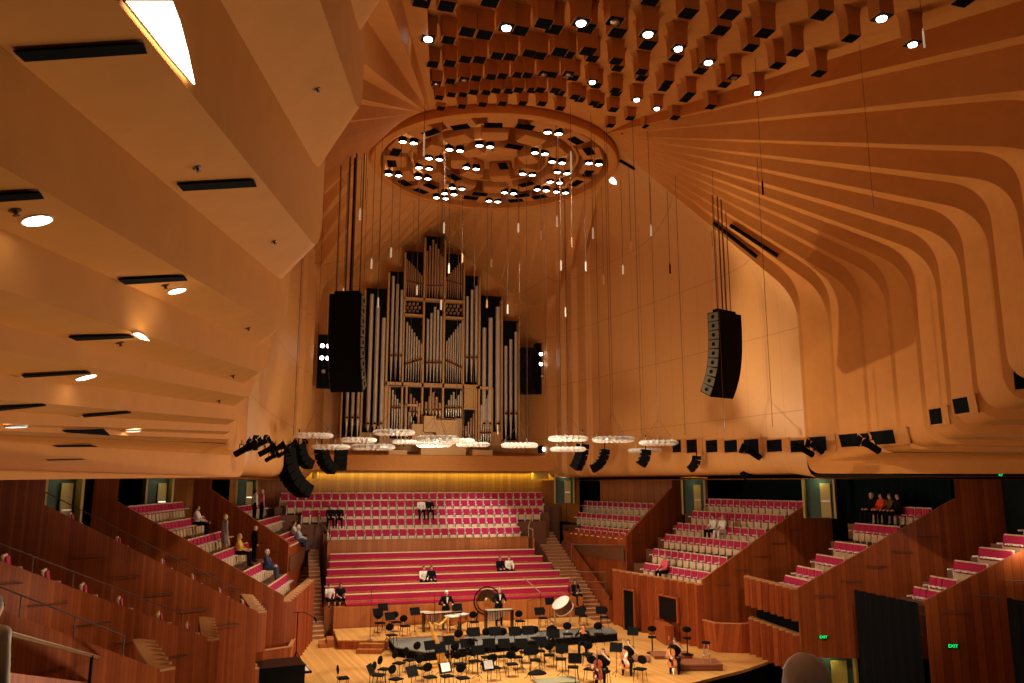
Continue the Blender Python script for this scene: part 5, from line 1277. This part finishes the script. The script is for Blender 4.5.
def person(P, rz, pose, top, legs, hair, lab, hands=None, vox=.024, lean=0, sleeves=True, skirt=False, longhair=False, scale=1, seat=.46, group=None, fingers=False, headturn=0):
    """facing local -Y; pose 'sit' or 'stand'"""
    t = thing('person', P, lab, 'person', group, rz); t.scale = (scale,)*3
    X, Y, Z = Vector((1, 0, 0)), Vector((0, 1, 0)), Vector((0, 0, 1))
    hipz = .93 if pose == 'stand' else seat+.09
    hip = Vector((0, 0, hipz)); ln = lean
    def up(h, x=0, y=0): # point above the hip along the leaning spine
        return hip+Vector((x, -math.sin(ln)*h+y, math.cos(ln)*h))
    neck = up(.53); chest = up(.36); head = up(.66, 0, -.02)
    sh = {s: up(.46, s*.19) for s in (-1, 1)}
    hd = hands or ({s: (s*.25, -.04, hipz-.10) for s in (-1, 1)} if pose == 'stand' else {s: (s*.12, -.36, hipz+.12) for s in (-1, 1)})
    body = MB(); topm = MB(); legm = MB(); hands_m = MB()
    # torso
    body.ball(chest, .15, 1.0, .72, 1.15, 8); body.ball(up(.05), .15, 1.0, .75, .9, 8); limb(body, [up(.05), up(.2), up(.4)], [.12, .11, .12]); limb(body, [up(.42), neck, up(.60)], [.08, .055, .055])
    body.ball(head, .098, .80, .98, 1.18, 10); body.ball(head+Vector((0, -.03, -.075)), .055, .9, .9, .8, 6)          # skull and jaw
    body.tube(head+Vector((0, -.088, .01)), head+Vector((0, -.112, -.022)), .009, .014, 6); 
    for s in (-1, 1): body.ball(head+Vector((s*.078, .0, -.01)), .022, .4, .8, 1.2, 5)
    limb(topm, [up(.03), up(.2), up(.38)], [.135, .13, .14]); topm.ball(chest+Vector((0, 0, 0)), .168, 1.06, .76, 1.12, 8); topm.ball(up(.02), .165, 1.02, .80, .8, 8); limb(topm, [sh[-1], sh[1]], [.072, .072]); limb(topm, [up(.44), up(.50)], [.09, .07])
    for s in (-1, 1):
        Hn = Vector(hd[s]); el, Hn = elbow(sh[s], Hn, .30, .27, Vector((s*.6, .5, -.6)))
        limb(body, [sh[s], el, Hn], [.050, .040, .028]); 
        d = (Hn-el).normalized()
        # palm, thumb and four fingers
        side_v = d.cross(Z).normalized() if abs(d.z) < .95 else X; nrm = side_v.cross(d)
        hands_m.ball(Hn+d*.045, .042, 1, 1, 1, 6)
        for k in range(4):
            o_ = side_v*((k-1.5)*.019); L_ = [.062, .072, .068, .052][k]; a = Hn+d*.075+o_; b = a+d*L_*.55-nrm*.010; c = b+d*L_*.4-nrm*.026; hands_m.tube(a, b, .0095, .0085, 6); hands_m.tube(b, c, .0085, .007, 6)
        a = Hn+d*.03+side_v*.036*(-s); hands_m.tube(a, a+d*.035+side_v*.026*(-s)-nrm*.01, .011, .008, 6)
        if sleeves: limb(topm, [sh[s], el, el.lerp(Hn, .86)], [.066, .055, .042])
        else: limb(topm, [sh[s], sh[s].lerp(el, .6)], [.066, .06])
        hp = hip+X*(s*.095)
        if pose == 'stand': kn = hp+Vector((s*.015, -.02, -.44)); an = kn+Vector((s*.01, .02, -.42))
        else: kn = hp+Vector((s*.06, -.44, .0)); an = Vector((kn.x+s*.01, kn.y-.02, .07)) if seat > .2 else Vector((kn.x, kn.y-.12, -.22))
        an_z = an.z; limb(body, [hp, kn, an], [.080, .055, .036])
        if skirt: limb(legm, [hp, hp.lerp(kn, .98)], [.115, .105])
        else: limb(legm, [hp, kn, an], [.098, .072, .052])
        sho = MB(); sho.ball(an+Vector((0, -.06, -.03)), .05, .85, 2.2, .75, 8); smooth_by_angle(sho.build('shoe', BLACK, t), 60)
    if skirt: limb(legm, [hip+Vector((-.1, 0, 0)), hip+Vector((.1, 0, 0))], [.12, .12])
    else: limb(legm, [hip+Vector((-.08, 0, 0)), hip+Vector((.08, 0, 0))], [.118, .118])
    # hands belong to the body mesh
    body.add(hands_m.v, hands_m.f)
    bo = remesh(body.build('body', SKIN, t), vox if not fingers else .011)
    remesh(topm.build('top', CL[top], t), vox); remesh(legm.build('skirt' if skirt else 'trousers', CL[legs], t), vox)
    hm = MB()
    if hair != 'bald':
        hm.ball(head+Vector((0, .018, .025)), .108, .84, .98, 1.08, 8)
        if longhair: hm.ball(head+Vector((0, .06, -.07)), .09, .95, .6, 1.3, 8)
        # open the face: keep only what lies behind the brow line
        keep = []
        hm.f = [f for f in hm.f if not (sum(hm.v[i][1] for i in f)/len(f) < head.y-.035 and sum(hm.v[i][2] for i in f)/len(f) < head.z+.065)]; hm.m = [0]*len(hm.f)
        smooth_by_angle(hm.build('hair', HAIR[hair], t), 80)
    fm = MB()
    for s in (-1, 1): fm.ball(head+Vector((s*.032, -.088, .018)), .011, 1, .6, .8, 5)
    fm.build('eyes', BLACK, t)
    fm = MB(); fm.ball(head+Vector((0, -.085, -.052)), .018, 1.3, .5, .35, 5); fm.build('mouth', mat('lips', (.40, .10, .08), .5), t)
    return t
def tofloor(x, y, z): P = hit(x, y, 2, z); return P
# percussionists, standing behind their instruments
P = on_floor(446, 598, .42+1.72); P = hit(446, 597, 1, 41.3); P.z = .42
person(P, .1, 'stand', 'black', 'black', 'white', 'white-haired percussionist in black tails standing behind the kettledrums', {-1: (-.22, -.32, 1.12), 1: (.22, -.32, 1.12)}, lean=.12, scale=1.12)
P = hit(499, 596, 1, 41.5); P.z = .42
person(P, 0, 'stand', 'black', 'black', 'grey', 'grey-haired percussionist in black standing before the gong', {-1: (-.2, -.32, 1.10), 1: (.2, -.32, 1.1)}, lean=.1, scale=1.12)
for (x, y, yy) in ((446, 0, 41.3), (499, 0, 41.5)):
    Q = hit(x, 600, 1, yy); m = MB(); m.slab([(-.05, -.205, 1.42), (.05, -.205, 1.42), (.012, -.20, 1.16), (-.012, -.20, 1.16)], .01); o = m.build('shirt_front', CL['white']); 
    par = [p for p in bpy.data.objects if p.name.startswith('person') and abs(p.location.x-hit(x, 597, 1, yy).x) < .01][0]; o.parent = par
# cellists with their cellos
VARN = mat('varnished_spruce', (.62, .20, .05), .22, coat=.5, noise=.2); VARD = mat('dark_red_varnish', (.30, .06, .025), .22, coat=.5, noise=.2)
def cello_outline(n=40):
    pts = []
    prof = [(0, 0), (.12, .0), (.19, .05), (.215, .14), (.20, .24), (.155, .32), (.125, .38), (.135, .44), (.165, .50), (.175, .58), (.165, .66), (.12, .72), (.05, .755), (0, .76)]
    return prof
def cello(P, rz, tilt, roll, vm, lab):
    t = thing('cello', P, lab, 'cello', 'cellos', rz)
    M = Matrix.Translation((0, 0, 0)) @ Matrix.Rotation(roll, 4, 'Y') @ Matrix.Rotation(tilt, 4, 'X'); z0 = .28
    pr_ = cello_outline(); out = [(x, z0+z) for x, z in pr_]+[(-x, z0+z) for x, z in reversed(pr_[1:-1])]
    def tr(m): m.v = [tuple(M @ Vector(v)) for v in m.v]; return m
    n = len(out); m = MB(); vs = [(x, -.055, z) for x, z in out]+[(x, .055, z) for x, z in out]+[(x*.6, -.085, (z-.66)*.7+.66) for x, z in out]+[(x*.6, .085, (z-.66)*.7+.66) for x, z in out]
    fs = [(i, (i+1) % n, n+(i+1) % n, n+i) for i in range(n)]+[(i, (i+1) % n, 2*n+(i+1) % n, 2*n+i) for i in range(n)]+[(n+i, n+(i+1) % n, 3*n+(i+1) % n, 3*n+i) for i in range(n)]+[tuple(range(2*n, 3*n)), tuple(range(3*n, 4*n))]
    m.add(vs, fs); smooth_by_angle(tr(m).build('body', vm, t), 50)
    m = MB(); m.tube((0, -.075, 1.0), (0, -.06, 1.42), .026, .018, 8); tr(m).build('neck', vm, t); m = MB(); m.box((0, -.10, 1.05), (.05, .02, .62), taper=.7); tr(m).build('fingerboard', BLACK, t)
    m = MB(); m.ball((0, -.05, 1.48), .035, .8, 1.1, 1.3, 6); tr(m).build('scroll', vm, t)
    m = MB(); m.box((0, -.12, .62), (.09, .015, .08)); tr(m).build('bridge', mat('maple', (.7, .45, .2), .4), t); m = MB(); m.box((0, -.11, .44), (.05, .02, .22), taper=1.4); tr(m).build('tailpiece', BLACK, t)
    m = MB(); m.tube((0, 0, z0), (0, 0, -.0), .008, n=6); tr(m).build('endpin', CHROME, t)
    m = MB()
    for s_ in (-.015, -.005, .005, .015): m.tube((s_*1.6, -.125, .45), (s_, -.115, 1.4), .002, n=3)
    tr(m).build('strings', CHROME, t)
    for s_ in (-1, 1): m = MB(); m.box((s_*.085, -.09, .62), (.012, .012, .14)); tr(m).build('sound_hole', BLACK, t)
def cellist(x, y, rz, hair, lab, vm, clab, lh=False):
    P = on_floor(x, y, 0); fw = Vector((math.sin(rz), -math.cos(rz), 0)); rt = Vector((math.cos(rz), math.sin(rz), 0))
    person(P, rz, 'sit', 'black', 'black', hair, lab, {-1: (-.30, -.44, .70), 1: (.12, -.26, 1.12)}, vox=.02, lean=.08, sleeves=False, longhair=lh, fingers=True)
    place(chair0, 'chair', P-fw*.03, rz, 'black chair under the %s' % lab.split(' in ')[0].replace('cellist', 'cellist'), 'chairs under the cellists')
    Q = P+fw*.62-rt*.02; cello(Q, rz, -.42, -.16, vm, clab)
    t = thing('cello_bow', P+fw*.62, 'thin bow held by the %s' % lab.split(' in ')[0], 'bow', 'cello bows', rz); m = MB(); m.tube((-.42, .02, .66), (.26, -.02, .72), .006, n=5); m.build('stick', VARD, t); m = MB(); m.tube((-.40, .02, .64), (.25, -.02, .70), .003, n=4); m.build('hair', WHITE, t)
cellist(604, 684, -.7, 'dark', 'front dark-haired cellist in black nearest the platform edge', VARD, 'dark red cello of the nearest cellist', True)
cellist(629, 673, -.6, 'brown', 'middle brown-haired cellist in black between the other two', VARN, 'orange-brown cello of the middle cellist')
cellist(676, 671.5, -.6, 'brown', 'rightmost brown-haired cellist in black beside the podium', VARN, 'orange-brown cello of the rightmost cellist')
# other seated players among the chairs
P = on_floor(584, 655, 0); person(P, -.5, 'sit', 'black', 'black', 'dark', 'dark-haired player in black with a pale instrument, behind the cellists', {-1: (-.15, -.3, 1.05), 1: (.15, -.3, 1.0)})
place(chair0, 'chair', P, -.5, 'black chair under the player behind the cellists', 'chairs under players')
t = thing('viola', P+Vector((-.15, -.3, 1.08)), 'pale brown viola held by the player behind the cellists', 'viola', rz=-.4); m = MB(); m.ball((0, 0, 0), .1, 1, .35, 1.2, 8); m.ball((.02, 0, .16), .075, 1, .4, 1.1, 8); m.build('body', VARN, t); m = MB(); m.tube((.03, 0, .2), (.06, -.02, .45), .014, n=6); m.build('neck', VARD, t)
P = on_floor(552, 651, 0); person(P, -.2, 'sit', 'black', 'black', 'dark', 'dark-clad seated player hidden among stands, centre right')
place(chair0, 'chair', P, -.2, 'black chair under the dark player at centre right', 'chairs under players')
P = on_floor(370, 646, 0) if False else None

# audience and choir seats: person sits so that hips rest on the thing under them
def sitter(P, rz, *a, **k): return person(P, rz, 'sit', *a, **k)
P = Vector((0, 0, 0))
yb = 44.15
for (x, row, top, hair, lab, lh) in [(423.5, 3, 'white', 'dark', 'dark-haired person in white shirt on the choir benches, left of a dark figure', False), (431, 3, 'black', 'dark', 'person in black on the choir benches, beside the white shirt', True),
                                     (500, 2, 'black', 'brown', 'person in black on the choir benches, upper pair', False), (509, 2, 'white', 'brown', 'person in a white top on the choir benches, upper pair', False)]:
    xx, yy, z = BL[row][0], BL[row][2], BL[row][3]; Q = hit(x, 580, 1, yy-.15); Q.z = z-.9+.51-.50
    sitter(Q+Vector((0, 0, .04)), .1, top, 'black', hair, lab, longhair=lh, seat=.46)
# two on the left stairs
for (x, y, top, lab, lh) in [(329, 604, 'white', 'woman in a white blouse sitting on the left stairs', False), (340, 604, 'black', 'woman in a dark dress sitting on the left stairs', True)]:
    Q = hit(x, y, 1, 44.2); Q.z = 1.38
    sitter(Q, .25, top, 'black', 'dark', lab, skirt=True, longhair=lh, sleeves=False, seat=.16+.1)
m = MB(); m.rbox((0, 0, 0), (1.3, .5, .08), .02); o = m.build('landing_bench', REDW); o.location = (-7.0, 44.35, 1.28); tag(o, 'short wooden ledge under the two women on the left stairs', 'ledge')
# gallery
def gal(x, row_y, zt_, **k):
    Q = hit(x, 510, 1, row_y-.08); Q.z = zt_-.88; return Q
for (x, ry, zt_, top, hair, lab) in [(330.5, 50.6, 5.95, 'black', 'dark', 'dark-clad person at the left end of the gallery rows, left one'), (339, 50.6, 5.95, 'black', 'dark', 'dark-clad person at the left end of the gallery rows, right one'),
                                     (421, 51.4, 6.35, 'white', 'brown', 'person in white seated mid-gallery below the organ'), (429.5, 51.4, 6.35, 'black', 'dark', 'person in black seated mid-gallery below the organ')]:
    Q = hit(x, 510, 1, ry-.55); Q.z = zt_-.88; sitter(Q, 0, top, 'black', hair, lab)
Q = hit(575, 588, 1, 43.6); Q.z = 1.0; sitter(Q, .2, 'black', 'black', 'dark', 'dark-clad person seated at the right end of the lowest choir bench')
# right boxes
def in_row(k, r, f, side=1, fwd=.05):
    for (kk, rr, Lp, R, zf, n, face) in box_rows:
        if kk == k and rr == r:
            p = Vector((side*(Lp[0]+(R[0]-Lp[0])*f), Lp[1]+(R[1]-Lp[1])*f, zf+.02)); fc = Vector((side*face[0], face[1], 0)).normalized(); return p+fc*fwd, math.atan2(fc.x, -fc.y)
for (k, r, f, side, top, legs, hair, lab, kw) in [
    (1, 0, .36, 1, 'rose', 'black', 'grey', 'grey-haired person in a rose top, front row of the large right box', {}),
    (1, 3, .46, 1, 'white', 'black', 'dark', 'dark-haired person in white in the large right box, left of a pair', {}), (1, 3, .56, 1, 'white', 'white', 'blonde', 'blonde person all in white in the large right box', dict(longhair=True)),
    (2, 5, .08, 1, 'black', 'black', 'white', 'white-haired person in the top row of the second right box', {}), (2, 5, .24, 1, 'red', 'black', 'dark', 'person in a bright red top in the second right box', {}),
    (2, 5, .38, 1, 'brown', 'black', 'brown', 'brown-clad person in the second right box beside the red top', {}), (2, 5, .50, 1, 'black', 'black', 'dark', 'dark-clad person at the right of the four in the second right box', {}),
    (1, 1, .35, -1, 'blue', 'blue', 'white', 'white-haired man in dark blue, lower rows of the large left box', {}), (1, 2, .42, -1, 'yellow', 'black', 'blonde', 'blonde woman in a yellow jacket in the large left box', dict(longhair=True)),
    (1, 4, .30, -1, 'white', 'black', 'dark', 'person in white and black seated high in the large left box', {}),
    (0, 1, .30, -1, 'white', 'black', 'dark', 'dark-haired person in white in the left choir-side box', {}), (0, 0, .45, -1, 'pale_blue', 'blue', 'white', 'white-haired man in pale blue in the left choir-side box, front row', {})]:
    Q, rz = in_row(k, r, f, side, .12 if r else -.22); sitter(Q, rz, top, legs, hair, lab, scale=1.08, **kw)
for (k, r, f, top, legs, hair, lab, kw) in [(1, 3, .40, 'grey', 'grey', 'blonde', 'fair-haired woman in a grey print dress standing in the large left box', dict(skirt=True)), (1, 2, .14, 'black', 'black', 'bald', 'bald man in black standing in the large left box', {}),
                                        (0, 3, .70, 'white', 'black', 'dark', 'man in a white shirt standing at the top of the left choir-side box', {}), (0, 3, .45, 'pink', 'black', 'blonde', 'blonde woman in pink standing at the top of the left choir-side box', {})]:
    Q, rz = in_row(k, r, f, -1, .42); person(Q, rz+.6, 'stand', top, legs, hair, lab, **kw)
# the two blurred heads nearest the lens
P = at_depth(807, 683, 3.6); P.z -= 1.86
person(P, math.pi+.1, 'stand', 'grey', 'black', 'white', 'pale grey head of a spectator at the bottom right edge, seen from behind', longhair=False, scale=1.15)
P = at_depth(-14, 645, 7.0); P.z -= 1.28
person(P, math.pi*.8, 'stand', 'cream', 'black', 'grey', 'person in a cream striped top cut off by the left picture edge')
# the hidden spare originals
SEATP = NSEAT[0]
